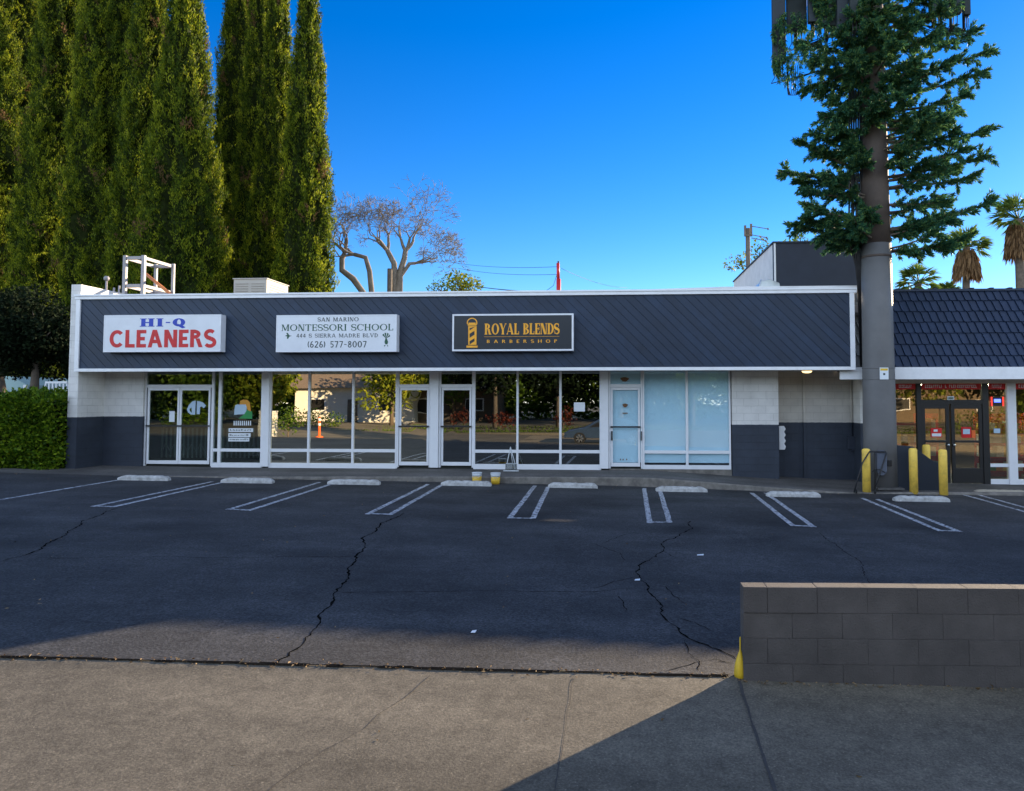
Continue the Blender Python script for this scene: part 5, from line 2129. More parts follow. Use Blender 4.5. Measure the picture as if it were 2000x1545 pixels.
antenna(1510.5, 1536, 122, -0.35, 2.2, M['antenna2'])
antenna(1538, 1577, 60, -0.15, 2.0, M['antenna'])
antenna(1580, 1603, 42, -0.45, 1.9, M['antenna2'])
antenna(1605, 1634, 50, -0.55, 2.0, M['antenna'])
antenna(1636, 1658, 56, -0.75, 2.0, M['antenna2'])
antenna(1661, 1688, 34, -0.95, 2.0, M['antenna'])
antenna(1818, 1842, 22, -0.5, 2.0, M['antenna'])
antenna(1850, 1880, 25, -0.3, 2.0, M['antenna2'])
antenna(1884, 1897, 28, 0.2, 2.0, M['antenna'])
mb = MB()
for k_ in range(4):                                # slack loops under the left antenna
    cx_ = P(1542 + k_ * 2.4, 165, TY - 0.3)
    w_ = 0.06 + 0.02 * k_
    mb.tube([(cx_.x - w_, TY - 0.3, cx_.z + 0.5), (cx_.x - w_, TY - 0.3, cx_.z - 0.1), (cx_.x - w_ * 0.6, TY - 0.3, cx_.z - 0.28), (cx_.x + w_ * 0.6, TY - 0.3, cx_.z - 0.28), (cx_.x + w_, TY - 0.3, cx_.z - 0.1), (cx_.x + w_, TY - 0.3, cx_.z + 0.5)], 0.009, 5)
mb.tube([P(1524, 70, TY - 0.42), P(1524, 145, TY - 0.42)], 0.02, 6)
mb.build('cable_loop', M['black_pipe'], T_)
mb = MB()
rc_ = random.Random(8)
for k_ in range(7):                                # feeder bundle down the left of the trunk
    px = 1659 + k_ * 4.3
    a = P(px, -150, TY - 0.1)
    b = P(px, 330, TY - 0.1 + 0.03 * (k_ % 3))
    c_ = P(px + rc_.uniform(-2, 2), 470, TY)
    d_ = P(1672 + k_ * 1.5, 520, TY + 0.05)
    e_ = P(1676 + k_ * 1.6, 565, TY + 0.25)
    f_ = P(1682 + k_ * 1.2, 720, TY + 0.4)
    mb.tube([a, b, c_, d_, e_, f_], 0.024, 6)
mb.build('feeder_cable', M['black_pipe'], T_)

# ------------------------------------------------------------------ cypresses
def cypress(px, Y_, rad_top, rad_mid, rad_low, H, seed, label, zmin=4.5, tone=None):
    """radii (m) at the top of the frame, at mid height and near the roof line"""
    g = np.random.default_rng(seed)
    cx_ = X(px, Y_, 400)
    z_top = P(px, 0, Y_).z
    z_mid = P(px, 300, Y_).z
    z_low = P(px, 560, Y_).z
    e = empty('cypress_tree', (cx_, Y_, 0), label, 'tree', 'cypresses behind the shops')

    zs = np.array([0.0, 2.5, z_low, z_mid, z_top, (z_top + H) / 2, H])
    rr = np.array([0.5, rad_low * 0.85, rad_low, rad_mid, rad_top, rad_top * 0.62, 0.03])

    ph = g.uniform(0, 6.28, 12)

    def lump(th, z):
        u = 3.0 * th + 0.42 * np.sin(0.8 * z + ph[0]) + 0.9 * np.sin(2 * th + 0.25 * z + ph[1]) + 0.16 * z
        v_ = 0.72 * z + 1.5 * np.sin(1.5 * th + ph[2]) + 0.8 * np.sin(3 * th + 0.4 * z + ph[3])
        bl_ = (np.abs(np.sin(u)) * (0.45 + 0.55 * np.abs(np.sin(v_)))) ** 0.65
        fine = 0.05 * np.sin(9 * th + 1.9 * z + ph[4]) + 0.05 * np.sin(13 * th - 2.7 * z + ph[5])
        return 0.60 + 0.50 * bl_ + fine

    def rad(th, z):
        return np.interp(z, zs, rr) * lump(th, z)
    # trunk
    mb = MB()
    mb.tube([(cx_, Y_, -0.3), (cx_, Y_, 3), (cx_, Y_, H * 0.7)], [0.28, 0.22, 0.05], 10)
    mb.build('trunk', M['bark'], e)
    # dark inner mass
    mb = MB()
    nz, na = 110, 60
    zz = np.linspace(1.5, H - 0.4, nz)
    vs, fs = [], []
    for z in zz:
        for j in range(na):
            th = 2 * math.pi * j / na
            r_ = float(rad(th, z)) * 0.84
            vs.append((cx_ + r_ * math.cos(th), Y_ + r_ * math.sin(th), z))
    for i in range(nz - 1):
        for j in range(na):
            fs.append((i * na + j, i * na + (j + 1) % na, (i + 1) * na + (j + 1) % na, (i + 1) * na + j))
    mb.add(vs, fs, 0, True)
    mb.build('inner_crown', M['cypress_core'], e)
    # plumes of upswept sprays
    area = np.interp(np.linspace(zmin, H, 60), zs, rr).sum() * (H - zmin) / 60 * 2 * math.pi
    cam_az = math.atan2(-Y_, -cx_)

    def scatter(dens, lo):
        n_ = int(area * dens)
        z_ = g.uniform(zmin, H, n_ * 6)
        t_ = g.uniform(-math.pi, math.pi, n_ * 6)
        lm = lump(t_, z_)
        keep = (g.random(n_ * 6) < np.interp(z_, zs, rr) / rr.max()) & (g.random(n_ * 6) < np.clip((lm - 0.70) * 3.0, lo, 1))
        z_, t_ = z_[keep][:n_], t_[keep][:n_]
        far = np.cos(t_ - cam_az) < -0.45              # fewer on the far side, which nobody sees
        k = ~(far & (g.random(len(z_)) < 0.6))
        return z_[k], t_[k]
    # an under-layer of short scale leaves
    z0_, t0_ = scatter(80, 0.25)
    r_ = rad(t0_, z0_) * g.uniform(0.80, 0.96, len(z0_))
    base0 = np.stack([cx_ + r_ * np.cos(t0_), Y_ + r_ * np.sin(t0_), z0_], 1)
    dr0 = np.stack([np.cos(t0_) * 0.5, np.sin(t0_) * 0.5, np.ones(len(t0_)) * 0.7], 1) + g.normal(size=(len(t0_), 3)) * 0.4
    v0, q0 = kites(base0, dr0, g.uniform(0.14, 0.26, len(t0_)), g.uniform(0.05, 0.085, len(t0_)), g, 0.12)
    tn0 = np.repeat(g.uniform(0, 0.7, len(t0_)), 4)
    # finger-like sprays that leave the crown and turn up
    zc, th = scatter(11, 0.05)
    n_pl = len(zc)
    L = g.uniform(0.40, 1.0, n_pl)
    nb = 34
    t = g.random((n_pl, nb)) ** 0.85
    r0 = rad(th, zc) * g.uniform(0.82, 0.97, n_pl)
    r1 = np.minimum(rad(th, zc + L * 0.5) * g.uniform(1.0, 1.16, n_pl), r0 + 0.42)
    rr_t = r0[:, None] + (r1 - r0)[:, None] * np.sin(t * math.pi * 0.5)
    tht = th[:, None] + (g.normal(size=n_pl) * 0.24)[:, None] * t * t
    zt = zc[:, None] + L[:, None] * t ** 1.3
    w_ = (0.075 * np.sin(math.pi * np.clip(t * 0.85 + 0.1, 0, 1)) + 0.012) * (0.6 + 0.6 * L[:, None])
    jx, jy, jz = (g.normal(size=(n_pl, nb)) * w_ * 0.62 for _ in range(3))
    base = np.stack([cx_ + rr_t * np.cos(tht) + jx, Y_ + rr_t * np.sin(tht) + jy, zt + jz], -1).reshape(-1, 3)
    out = unit(np.stack([jx, jy, jz * 0.3], -1).reshape(-1, 3))
    dr = out * g.uniform(0.1, 0.55, (len(base), 1)) + np.array([0, 0, 1.0]) * g.uniform(0.5, 1.1, (len(base), 1)) + g.normal(size=(len(base), 3)) * 0.16
    v, q = kites(base, dr, g.uniform(0.08, 0.18, len(base)), g.uniform(0.03, 0.055, len(base)), g, 0.12)
    tn = np.clip(g.normal(0.52, 0.28, n_pl), 0, 0.94)
    brown = (np.sin(1.3 * zc + ph[6]) * np.sin(2.1 * th + 0.7 * zc + ph[7]) > 0.90) & (g.random(n_pl) < 0.6)
    tn = np.repeat(np.where(brown, 1.4, tn), nb * 4)
    np_mesh('crown', np.concatenate([v0, v]), np.concatenate([q0, q + len(v0)]), tone or M['cypress'], e, tone=np.concatenate([tn0, tn]))
    return len(q)


CYPRESSES = [  # px, Y, radius top / mid / low, H, label
    (8, 44.0, 1.60, 2.45, 2.2, 37, 'leftmost tall cypress, cut by the edge of the photo'),
    (112, 41.4, 1.22, 1.80, 2.2, 36, 'second tall cypress from the left edge, above the parapet corner'),
    (205, 38.8, 1.25, 1.72, 2.0, 35, 'tall cypress rising above the left half of the red lettered sign'),
    (285, 36.2, 0.80, 1.28, 1.65, 31, 'tall cypress directly above the white roof frame'),
    (355, 33.6, 0.62, 1.38, 2.0, 28, 'tall cypress left of the sky gap, above the right end of the red lettered sign'),
    (458, 42.6, 0.72, 1.34, 1.6, 34, 'dark dense cypress right of the sky gap, above the air conditioner'),
    (500, 40.4, 0.50, 1.05, 1.6, 30, 'narrow cypress behind the right side of the air conditioner'),
    (537, 38.2, 0.45, 0.95, 1.5, 29, 'narrow cypress second from the right end of the row'),
    (597, 36.0, 0.40, 1.00, 1.38, 25.3, 'rightmost cypress of the row, next to the bare trees'),
]
tot = 0
for i, (px, Y_, r0, r1, r2_, H, lab) in enumerate(CYPRESSES):
    tot += cypress(px, Y_, r0, r1, r2_, H, 100 + i, lab, zmin=2.0 if i < 2 else 5.2)
print('cypress blades', tot)

# ------------------------------------------------------------------ other planting
def leaf_blobs(blobs, n_per, size, seed, flat=0.0, surf=0.55):
    """leaves in blobs (cx, cy, cz, rx, ry, rz)"""
    g = np.random.default_rng(seed)
    B, Dr = [], []
    for b in blobs:
        n_ = int(n_per * (b[3] * b[5]) ** 1.0)
        u_ = unit(g.normal(size=(n_, 3)))
        r_ = g.uniform(surf, 1.05, (n_, 1)) ** 0.7
        B.append(np.array(b[:3]) + u_ * r_ * np.array(b[3:]))
        Dr.append(u_ * 0.5 + g.normal(size=(n_, 3)) * 0.7)
    B, Dr = np.concatenate(B), np.concatenate(Dr)
    return kites(B, Dr, g.uniform(0.6, 1.2, len(B)) * size, g.uniform(0.4, 0.65, len(B)) * size, g, 0.15)


def leafy_tree(name, x, y, zb_, crown_c, crown_r, n_blob, n_per, size, m, seed, label, group, trunk_r=0.18, blob=0.45, cat='tree'):
    g = np.random.default_rng(seed)
    e = empty(name, (x, y, zb_), label, cat, group)
    mb = MB()
    c_ = Vector(crown_c)
    mb.tube([(x, y, zb_ - 0.2), ((x * 2 + c_.x) / 3, y, zb_ + (c_.z - zb_) * 0.5), (c_.x, c_.y, c_.z)], [trunk_r, trunk_r * 0.75, trunk_r * 0.3], 8)
    blobs = []
    for k_ in range(n_blob):
        u_ = g.normal(size=3)
        u_ /= np.linalg.norm(u_)
        rr_ = g.uniform(0.35, 0.95)
        p = np.array(crown_c) + u_ * rr_ * np.array(crown_r)
        s_ = blob * g.uniform(0.6, 1.2) * min(crown_r)
        blobs.append((*p, s_ * 1.15, s_ * 1.15, s_))
        if k_ % 2 == 0:
            mb.tube([(c_.x, c_.y, c_.z - crown_r[2] * 0.5), tuple((np.array(crown_c) + p) / 2 + [0, 0, -0.2]), tuple(p)], [trunk_r * 0.4, trunk_r * 0.22, trunk_r * 0.08], 5)
    mb.build('trunk', M['bark'], e)
    v, q = leaf_blobs(blobs, n_per, size, seed + 1)
    np_mesh('crown', v, q, m, e)
    return e


# dark evergreen below the cypresses, left of the shop row
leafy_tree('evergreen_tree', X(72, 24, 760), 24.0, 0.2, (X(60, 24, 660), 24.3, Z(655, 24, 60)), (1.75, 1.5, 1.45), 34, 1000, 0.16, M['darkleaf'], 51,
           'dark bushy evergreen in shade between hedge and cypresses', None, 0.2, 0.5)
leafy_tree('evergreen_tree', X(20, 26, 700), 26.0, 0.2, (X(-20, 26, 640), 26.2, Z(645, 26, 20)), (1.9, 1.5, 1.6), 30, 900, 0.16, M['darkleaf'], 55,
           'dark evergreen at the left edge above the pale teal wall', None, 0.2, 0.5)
# clipped hedge
hx0, hx1 = -19.5, XL - 0.10
hz0, hz1 = 0.25, Z(776, 18.9, 60)
HG = empty('hedge', ((hx0 + hx1) / 2, 19.6, hz0), 'clipped green hedge left of the shop row', 'hedge')
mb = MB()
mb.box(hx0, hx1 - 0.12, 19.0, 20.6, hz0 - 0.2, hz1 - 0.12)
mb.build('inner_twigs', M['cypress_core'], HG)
gh = np.random.default_rng(77)
n = 15000
side = gh.random(n)
px3 = gh.uniform(hx0, hx1, n)
pz3 = gh.uniform(hz0, hz1, n)
py3 = np.full(n, 18.9)
top = side < 0.22
rt_ = (side >= 0.22) & (side < 0.34)
py3[top] = gh.uniform(18.9, 20.7, top.sum())
pz3[top] = hz1
px3[rt_] = hx1
py3[rt_] = gh.uniform(18.9, 20.6, rt_.sum())
base = np.stack([px3, py3, pz3], 1)
wob = 0.07 * np.sin(px3 * 5 + pz3 * 3) + 0.06 * np.sin(px3 * 2.1 - pz3 * 6.5)
base[:, 1] += np.where(~top & ~rt_, wob, 0)
base[:, 2] += np.where(top, wob, 0)
nrm_ = np.where(top[:, None], [0, 0, 1.0], np.where(rt_[:, None], [1.0, 0, 0], [0, -1.0, 0.15]))
base += nrm_ * gh.normal(size=(n, 1)) * 0.055
v, q = kites(base, nrm_ * 0.7 + gh.normal(size=(n, 3)) * 0.65 + [0, 0, 0.2], gh.uniform(0.08, 0.15, n), gh.uniform(0.05, 0.085, n), gh, 0.15)
np_mesh('foliage', v, q, M['hedge'], HG)
# leaf litter under the hedge
# teal house wall and railing beyond the hedge
a, b = P(-160, 772, 30), P(53, 728, 30)
TH = empty('teal_house', (a.x, 31, 0), 'pale teal house wall glimpsed behind the hedge', 'building')
mb = MB()
mb.prism([(a.x, 0), (b.x, 0), (b.x, Z(752, 30, 50)), (X(20, 30), Z(735, 30, 20)), (a.x, Z(728, 30, 20))], 30, 34)
mb.build('wall', M['teal'], TH)
mb = MB()
mb.box(b.x - 0.08, b.x + 0.06, 29.9, 29.998, 0.1, Z(752, 30, 50))
mb.build('corner_board', M['white'], TH)
x0_, x1_ = X(89, 23, 760), X(131, 23, 760)
FN = empty('railing', (x0_, 23, 0.2), 'white metal railing between hedge and block wall', 'railing')
mb = MB()
mb.box(x0_, x1_, 22.97, 23.03, Z(749, 23, 100), Z(745, 23, 100))
mb.box(x0_, x1_, 22.97, 23.03, 0.35, 0.4)
for i in range(7):
    x = x0_ + (x1_ - x0_) * i / 6
    mb.box(x - 0.022, x + 0.022, 22.98, 23.02, 0.401, Z(749, 23, 100) - 0.0005)
mb.build('bars', M['alu'], FN)


# bare trees behind the roof
def bare_tree(trunks, Y_, seed, label, spread, depth=7):
    g = random.Random(seed)
    b0 = P(trunks[0][0][0][0], 600, Y_)
    e = empty('bare_tree', (b0.x, Y_, 0), label, 'tree', 'bare trees behind the roof')
    tr, br = MB(), MB()
    cnt = [0]

    def grow(p, d, L, r, lv):
        cnt[0] += 1
        r = max(r, 0.013)
        pts, rs_ = [p], [r]
        k_ = 4
        for i in range(k_):
            d = (d + Vector((g.gauss(0, 0.16), g.gauss(0, 0.16), g.gauss(0, 0.10) + (0.05 if lv < 4 else -0.05)))).normalized()
            p = p + d * L / k_
            pts.append(p)
            rs_.append(r * (1 - 0.38 * (i + 1) / k_))
        (tr if lv < 2 else br).tube(pts, rs_, 7 if lv < 2 else (5 if lv < 4 else 3), cap=lv > 5)
        if lv >= depth:
            return
        for c_ in range(3 if g.random() < 0.5 else 2):
            ax = Vector((g.gauss(0, 1), g.gauss(0, 1), g.gauss(0, 0.45)))
            ax = (ax - d * ax.dot(d)).normalized()
            nd_ = (d * g.uniform(0.55, 0.95) + ax * g.uniform(0.45, 0.85) + Vector((0, 0, 0.10))).normalized()
            grow(p, nd_, L * g.uniform(0.70, 0.95), rs_[-1] * g.uniform(0.58, 0.80), lv + 1)
    for tpath, r in trunks:
        pts = [P(a_, b_, Y_) for a_, b_ in tpath]
        pts[0].z = -0.2
        tr.tube(pts, [r * (1 - 0.35 * i / (len(pts) - 1)) for i in range(len(pts))], 9)
        d = (pts[-1] - pts[-2]).normalized()
        for c_ in range(3):
            dd = (d + Vector((spread[0] + g.gauss(0, 0.55), g.gauss(0, 0.5), g.gauss(0.05, 0.25)))).normalized()
            grow(pts[-1], dd, g.uniform(0.75, 1.1), r * 0.5, 1)
    tr.build('trunk', M['bark_pale'], e)
    br.build('branches', M['bark_pale'], e)


bare_tree([([(712, 600), (708, 570), (690, 545), (668, 528), (668, 505), (674, 495)], 0.24), ([(727, 600), (726, 570), (722, 530), (714, 503), (692, 497)], 0.20)], 45, 5, 'bare tree with a bent double trunk next to the last cypress', (0.0, 0), 6)
bare_tree([([(778, 600), (776, 570), (782, 530), (790, 505), (792, 490)], 0.24), ([(770, 600), (772, 560), (770, 515), (757, 490)], 0.24), ([(782, 600), (783, 540), (800, 515), (812, 514)], 0.15)], 45, 19, 'wide crowned bare tree left of the red pole', (-0.02, 0), 7)
mb = MB()
p = P(761, 575, 43)
mb.tube([(p.x, 43, -0.2), (p.x, 43, Z(525, 43, 761))], 0.16, 8)
tag(mb.build('tree_stump', M['wood'], at=(p.x, 43, 0)), 'tall dark cut stump between the bare trees', 'stump')
leafy_tree('leafy_tree', X(905, 42, 560), 42, 0, (X(903, 42, 556), 42, Z(560, 42, 900)), (0.95, 0.9, 0.75), 12, 500, 0.20, M['yelleaf'], 61, 'small orange and green leafy tree top above the roof edge', 'leafy trees behind the roof', 0.12)
leafy_tree('leafy_tree', X(862, 43, 560), 43, 0, (X(862, 43, 560), 43, Z(562, 43, 862)), (0.75, 0.8, 0.55), 10, 420, 0.18, M['midleaf'], 62, 'small dark green tree top just right of the bare trees', 'leafy trees behind the roof', 0.12)
leafy_tree('leafy_tree', X(1520, 50, 560), 50, 0, (X(1500, 50, 520), 50, Z(520, 50, 1490)), (2.6, 1.8, 2.1), 34, 230, 0.26, M['yelleaf'], 63, 'sparse yellow green tree behind the dark roof box', 'leafy trees behind the roof', 0.2, 0.26)
leafy_tree('leafy_tree', X(1570, 52, 560), 52, 0, (X(1572, 52, 470), 52, Z(478, 52, 1560)), (2.0, 1.5, 1.1), 16, 160, 0.26, M['midleaf'], 64, 'green tree top between the roof box and the tower', 'leafy trees behind the roof', 0.2, 0.35)
# utility pole
UP = empty('utility_pole', (X(1461, 46, 500), 46, 0), 'old wooden utility pole with wires beside the dark roof box', 'utility pole')
mb = MB()
xq = X(1461, 46, 500)
zt = Z(446, 46, 1461)
mb.tube([(xq, 46, -0.2), (xq, 46, zt)], [0.16, 0.14], 10)
mb.build('post', M['wood'], UP)
mb = MB()
mb.box(xq - 0.25, xq - 0.12, 45.8, 45.9, zt - 0.5, zt + 0.15)
mb.box(xq + 0.12, xq + 0.25, 45.8, 45.9, zt - 0.5, zt + 0.25)
mb.box(xq - 0.25, xq + 0.25, 45.82, 45.88, zt - 0.55, zt - 0.40)
mb.build('bracket', M['wood'], UP)
mb = MB()
for i, (dz, ln) in enumerate(((0.1, 1.0), (-0.45, 0.9), (-0.65, 0.85))):
    mb.tube([(xq + 0.2, 45.85, zt + dz), (xq + 0.2 + ln, 45.7, zt + dz - 0.22)], 0.025, 6)
    mb.lathe([(0.05, -0.06), (0.05, 0.05)], (xq + 0.2 + ln, 45.7, zt + dz - 0.22), 8)
mb.build('insulator_arm', M['wood'], UP)


# palms
def palm(px, pyc, Y_, R_, skirt, trunk_r, seed, label, lean=0.0):
    g = np.random.default_rng(seed)
    c_ = P(px, pyc, Y_)
    e = empty('fan_palm', (c_.x, Y_, 0), label, 'palm', 'palms behind the market roof')
    mb = MB()
    mb.tube([(c_.x - lean, Y_, -0.2), (c_.x - lean / 2, Y_, c_.z / 2), (c_.x, Y_, c_.z)], [trunk_r * 1.15, trunk_r, trunk_r * 0.95], 12)
    mb.build('trunk', M['bark'], e)
    V, Q, off = [], [], 0
    stems = MB()
    for k_ in range(30):
        az_ = g.uniform(0, 2 * math.pi)
        el_ = R(g.uniform(-25, 80))
        d = np.array([math.cos(az_) * math.cos(el_), math.sin(az_) * math.cos(el_), math.sin(el_)])
        Ls = R_ * g.uniform(0.45, 0.6)
        p0 = np.array(c_)
        p1 = p0 + d * Ls
        stems.tube([tuple(p0), tuple(p1)], 0.025, 4)
        # fan of folded blades
        up = np.array([0, 0, 1.0])
        s1 = np.cross(d, up)
        s1 /= np.linalg.norm(s1) + 1e-6
        n1 = np.cross(s1, d)
        bl = 17
        an = np.linspace(-1.25, 1.25, bl)
        dirs = d[None] * np.cos(an)[:, None] + s1[None] * np.sin(an)[:, None] + n1[None] * g.normal(size=(bl, 1)) * 0.12 - up * 0.18 * np.abs(an)[:, None]
        LL = R_ * 0.55 * (1 - 0.25 * np.abs(an) / 1.25)
        v, q = kites(np.repeat(p1[None], bl, 0), dirs, LL, 0.11, g, -0.05)
        # drooping tips
        tips = v.reshape(-1, 4, 3)
        tips[:, 2, 2] -= 0.18 * LL
        V.append(tips.reshape(-1, 3))
        Q.append(q + off)
        off += len(v)
    np_mesh('frond', np.concatenate(V), np.concatenate(Q), M['palm'], e)
    stems.build('stalk', M['palm'], e)
    if skirt:
        n_ = 900
        t = g.random(n_)
        az_ = g.uniform(0, 2 * math.pi, n_)
        zt_ = c_.z - 0.1 - t * skirt * 0.75
        r_ = trunk_r + 0.12 + 0.40 * np.sqrt(t)
        b = np.stack([c_.x + np.cos(az_) * r_, Y_ + np.sin(az_) * r_, zt_], 1)
        d = np.stack([np.cos(az_) * 0.18, np.sin(az_) * 0.18, -np.ones(n_)], 1) + g.normal(size=(n_, 3)) * 0.10
        v, q = kites(b, d, g.uniform(0.5, 1.0, n_), 0.12, g, 0.05)
        np_mesh('dead_frond_skirt', v, q, M['thatch'], e)


palm(1989, 428, 50, 1.95, 2.8, 0.28, 201, 'tall fan palm at the right edge with a long dry skirt')
palm(1887, 482, 52, 1.75, 2.3, 0.25, 202, 'middle fan palm with brown skirt, right of the tower branches', 0.3)
palm(1793, 553, 55, 1.75, 0, 0.26, 203, 'short fan palm without skirt peeping over the market roof')
palm(1851, 575, 62, 1.2, 0, 0.2, 204, 'tip of a far fan palm just showing over the market roof ridge')

# ------------------------------------------------------------------ litter
gl = np.random.default_rng(91)
n = 420
lx = gl.uniform(-6.5, 3.5, n)
ly = np.where(lx > 0.95, WYf + 0.0375 * (lx - 1) - np.abs(gl.normal(size=n)) * 0.05 - 0.015, np.array([seam(t) for t in lx]) + gl.normal(size=n) * 0.035)
n2 = 240
lx = np.concatenate([lx, gl.uniform(-16, 10, n2)])
ly = np.concatenate([ly, gl.uniform(4.2, 18, n2)])
n3 = 160
lx = np.concatenate([lx, gl.uniform(-17, 8, n3)])
ly = np.concatenate([ly, np.array([kerb_y(t) for t in lx[-n3:]]) - np.abs(gl.normal(size=n3)) * 0.12 - 0.03])
lz = np.array([gz(a, b) for a, b in zip(lx, ly)]) + 0.008
b = np.stack([lx, ly, lz], 1)
ok = ~((lx > 0.9) & (ly > WYf + 0.0375 * (lx - 1)) & (ly < WYb + 0.0375 * (lx - 1) + 0.05))
b = b[ok]
d = gl.normal(size=(len(b), 3)) * [1, 1, 0.12]
v, q = kites(b, d, gl.uniform(0.012, 0.045, len(b)), gl.uniform(0.008, 0.018, len(b)), gl, 0.2)
tag(np_mesh('dry_leaves', v, q, M['litter']), 'dry leaf litter scattered on the asphalt and in the pavement joint', 'litter', kind='stuff')
for (px, py, wd, lab) in ((925, 1237, 0.05, 'white paper scrap on the shaded lot left of the big crack'), (1368, 1086, 0.10, 'pale flat scrap on the lot right of centre'), (1245, 1135, 0.07, 'white chip lying in the right-hand crack'), (1118 + 100, 942, 0.16, 'white scrap beside the kerb before the papered door')):
    p = G(px, py, 0.012)
    mb = MB()
    mb.add([(p.x - wd / 2, p.y - 0.02, p.z), (p.x + wd * 0.4, p.y - 0.03, p.z + 0.004), (p.x + wd / 2, p.y + 0.03, p.z + 0.012), (p.x - wd * 0.4, p.y + 0.04, p.z + 0.002)], [(0, 1, 2, 3)])
    tag(mb.build('paper_scrap', M['notice'], at=p), lab, 'litter', 'paper scraps on the lot')

# ------------------------------------------------------------------ across the street (seen in the shop glass)
# the car beside the lens
CX0, CX1, CYc = -2.75, 1.85, -0.05
CR = empty('parked_car', ((CX0 + CX1) / 2, CYc, -0.30), 'blue grey car at the kerb reflected in the barbershop window', 'car')
zr = -0.30
prof = [(0.0, 0.35), (0.02, 0.62), (0.25, 0.74), (1.15, 0.92), (1.85, 1.32), (2.4, 1.42), (3.4, 1.38), (4.1, 1.02), (4.5, 0.95), (4.6, 0.6), (4.55, 0.32)]
mb = MB()
rings = []
for yy, sc, hz in ((-0.88, 0.97, 0.98), (-0.80, 1.0, 1.0), (0.80, 1.0, 1.0), (0.88, 0.97, 0.98)):
    rings.append([(CX0 + 2.3 + (px - 2.3) * sc, CYc + yy, zr + pz * hz) for px, pz in prof])
vs = [p for r_ in rings for p in r_]
m_ = len(prof)
fs = [(k_ * m_ + j, k_ * m_ + (j + 1) % m_, (k_ + 1) * m_ + (j + 1) % m_, (k_ + 1) * m_ + j) for k_ in range(3) for j in range(m_)]
fs += [tuple(range(m_))[::-1], tuple(3 * m_ + j for j in range(m_))]
mb.add(vs, [f[::-1] for f in fs])
mb.build('body', M['car'], CR, bevel=0.02)
for s_ in (1, -1):
    for wx in (0.85, 3.7):
        mb = MB()
        yw = CYc + s_ * 0.80
        x = CX0 + wx

        def ringx(r_, y_, nn=24):
            return [(x + r_ * math.cos(2 * math.pi * j / nn), y_, zr + 0.32 + r_ * math.sin(2 * math.pi * j / nn)) for j in range(nn)]
        st = [ringx(0.32, yw - 0.1), ringx(0.32, yw + 0.1 * 1), ringx(0.22, yw + s_ * 0.1)] if s_ > 0 else [ringx(0.32, yw + 0.1), ringx(0.32, yw - 0.1), ringx(0.22, yw - 0.1)]
        vs = [p for r_ in st for p in r_]
        fs = [(k_ * 24 + j, k_ * 24 + (j + 1) % 24, (k_ + 1) * 24 + (j + 1) % 24, (k_ + 1) * 24 + j) for k_ in range(2) for j in range(24)]
        mb.add(vs, fs, 0, False)
        wh = mb.build('wheel', M['tyre'], CR)
        mb = MB()
        yf = yw + s_ * 0.095
        for k_ in range(7):
            a_ = 2 * math.pi * k_ / 7
            c0, c1 = math.cos(a_), math.sin(a_)
            w_ = 0.035
            mb.add([(x - c1 * w_, yf, zr + 0.32 + c0 * w_), (x + c1 * w_, yf, zr + 0.32 - c0 * w_), (x + c0 * 0.21 + c1 * w_, yf, zr + 0.32 + c1 * 0.21 - c0 * w_), (x + c0 * 0.21 - c1 * w_, yf, zr + 0.32 + c1 * 0.21 + c0 * w_)], [(0, 1, 2, 3)])
        mb.build('rim', M['steel'], wh)
for s_ in (1, -1):
    mb = MB()
    y_ = CYc + s_ * 0.885
    pl = [(1.35, 0.95), (1.95, 1.27), (2.4, 1.35), (3.3, 1.31), (3.85, 1.0)]
    pl = [(CX0 + 2.3 + (a_ - 2.3) * 0.97, zr + b_ * 0.98) for a_, b_ in pl]
    mb.add([(a_, y_, b_) for a_, b_ in (pl if s_ > 0 else pl[::-1])], [tuple(range(5))])
    mb.build('side_window', M['black'], CR)
# orange delineator post and white cabinet by the kerb
x = (613 - 1200) / 1420 * 36
DP = empty('delineator_post', (x, 4.6, gz(x, 4.6)), 'orange roadside delineator post with white bands, reflected in the school window', 'post')
mb = MB()
mb.lathe([(0.2, 0.0), (0.18, 0.06), (0.06, 0.1), (0.055, 1.05)], (x, 4.6, gz(x, 4.6)), 14)
mb.build('tube', M['cone'], DP)
mb = MB()
for z in (0.6, 0.85):
    mb.lathe([(0.062, z), (0.060, z + 0.13)], (x, 4.6, gz(x, 4.6)), 14)
mb.build('band', M['notice'], DP)
x = -17.9
mb = MB()
mb.box(x - 0.35, x + 0.35, 2.2 + 1.4, 2.8 + 1.4, gz(x, 3.6) - 0.05, 1.5)
mb.box(x - 0.37, x + 0.37, 3.58, 4.22, 1.501, 1.56)
mb.box(x - 0.3, x + 0.3, 4.201, 4.215, 0.35, 1.4)
mb.box(x + 0.18, x + 0.22, 4.216, 4.24, 0.8, 1.0)
tag(mb.build('utility_cabinet', M['stucco_white'], at=(x, 3.9, gz(x, 3.6)), bevel=0.01), 'white utility cabinet on the pavement, reflected in the school window', 'cabinet')
leafy_tree('shrub', -16.6, 4.4, gz(-16, 4), (-16.6, 4.4, 1.0), (0.8, 0.6, 0.85), 14, 420, 0.14, M['midleaf'], 70, 'leafy green shrub beside the white cabinet at the kerb', None, 0.05, 0.5, 'shrub')

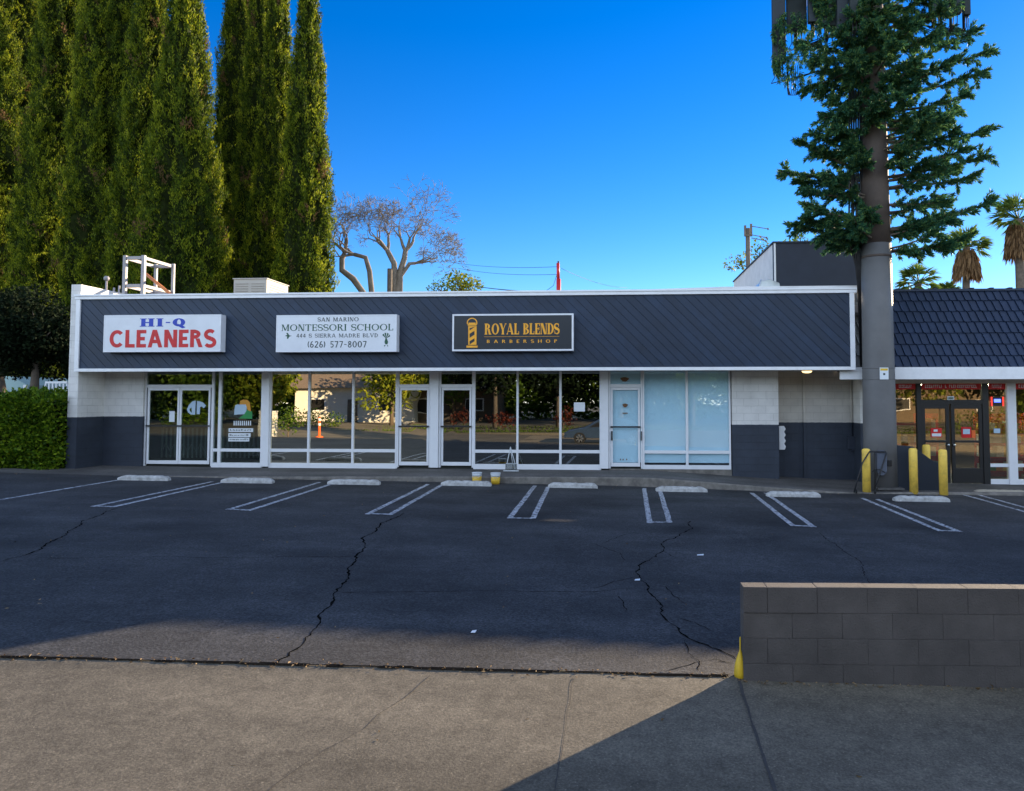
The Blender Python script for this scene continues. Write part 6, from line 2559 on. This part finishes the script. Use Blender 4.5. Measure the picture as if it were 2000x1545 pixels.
TREES = [(-45, -15, 10, 4.2, 'darkleaf'), (-38.5, -16, 10, 4.2, 'darkleaf'), (-32.5, -16.5, 7.5, 3.2, 'midleaf'), (-28.5, -17.5, 6, 2.4, 'yelleaf'), (-18.5, -19, 6.5, 2.6, 'yelleaf'), (-14.5, -24, 10, 3.8, 'midleaf'),
         (-9.5, -17, 9.5, 3.7, 'darkleaf'), (-4.5, -18, 10, 3.9, 'darkleaf'), (0.5, -17, 9, 3.6, 'darkleaf'), (6.5, -20, 8, 3.4, 'midleaf'), (22.5, -15, 7, 3.0, 'yelleaf'), (28, -16, 9, 3.8, 'darkleaf'), (34, -16, 9, 3.6, 'midleaf'), (15, -18, 9, 3.6, 'darkleaf')]
for i, (x, y, h, r_, m_) in enumerate(TREES):
    leafy_tree('street_tree', x, y, -0.15, (x, y, h * 0.62), (r_, r_ * 0.9, h * 0.40), 34, 90, 0.42, M[m_], 300 + i, 'full leafy tree across the street, mirrored in the shop glass', 'trees across the street', 0.22, 0.42)
for i, x in enumerate((-11.5, -8.6, -3.8)):
    leafy_tree('red_shrub', x, -13.9, -0.15, (x, -13.9, 0.75), (1.1, 0.7, 0.75), 10, 200, 0.2, M['redleaf'], 340 + i, 'low red leaved shrub across the street, mirrored in the barbershop glass', 'red shrubs across the street', 0.05, 0.5, 'shrub')
for i, (x, w_) in enumerate(((-24, 7), (-33, 6), (12, 6), (27, 9))):
    leafy_tree('garden_hedge', x, -14.2, -0.15, (x, -14.2, 0.55), (w_ / 2, 0.6, 0.6), 26, 130, 0.2, M['hedge'], 350 + i, 'low garden hedge across the street, mirrored in the glass', 'garden hedges across the street', 0.05, 0.9, 'hedge')


gt = np.random.default_rng(400)
bl = [(x + gt.uniform(-1, 1), -36 + gt.uniform(-3, 3), gt.uniform(1.0, 8.5), 2.4, 1.8, 2.0) for x in np.arange(-85, 60, 1.5) for _ in range(4)]
v, q = leaf_blobs(bl, 45, 0.75, 401)
tag(np_mesh('treeline', v, q, M['midleaf']), 'mass of garden trees beyond the houses across the street', 'trees', kind='stuff')


def house(x, y, w_, h, m, label):
    e = empty('house', (x, y, 0), label, 'house', 'houses across the street')
    mb = MB()
    mb.box(x - w_ / 2, x + w_ / 2, y - 6, y, -0.3, h)
    mb.build('wall', m, e)
    mb = MB()
    mb.prism_x([(y + 0.6, h - 0.05), (y - 3, h + 1.7), (y - 6.6, h - 0.05)][::-1], x - w_ / 2 - 0.5, x + w_ / 2 + 0.5)
    mb.build('roof', M['redtile'], e)
    for k_ in (-0.3, 0.28):
        mb = MB()
        mb.box(x + k_ * w_ - 0.75, x + k_ * w_ + 0.75, y + 0.002, y + 0.06, 1.0, 2.2)
        f_ = mb.build('window', M['white'], e)
        mb = MB()
        mb.box(x + k_ * w_ - 0.65, x + k_ * w_ + 0.65, y + 0.061, y + 0.066, 1.1, 2.1)
        mb.build('pane', M['black'], f_)
    mb = MB()
    mb.box(x - 0.45, x + 0.45, y + 0.002, y + 0.06, 0.0, 2.1)
    mb.build('door', M['wood'], e)


house(-24, -25, 11, 3.2, M['stucco_white'], 'white stucco house with clay roof across the street')
house(-62, -24, 11, 3.4, M['teal'], 'pale teal house with clay roof across the street')
house(-15.5, -27, 9, 3.2, M['tan'], 'tan stucco house behind trees across the street')
house(31, -30, 13, 3.3, M['tan'], 'tan stucco house opposite the market')
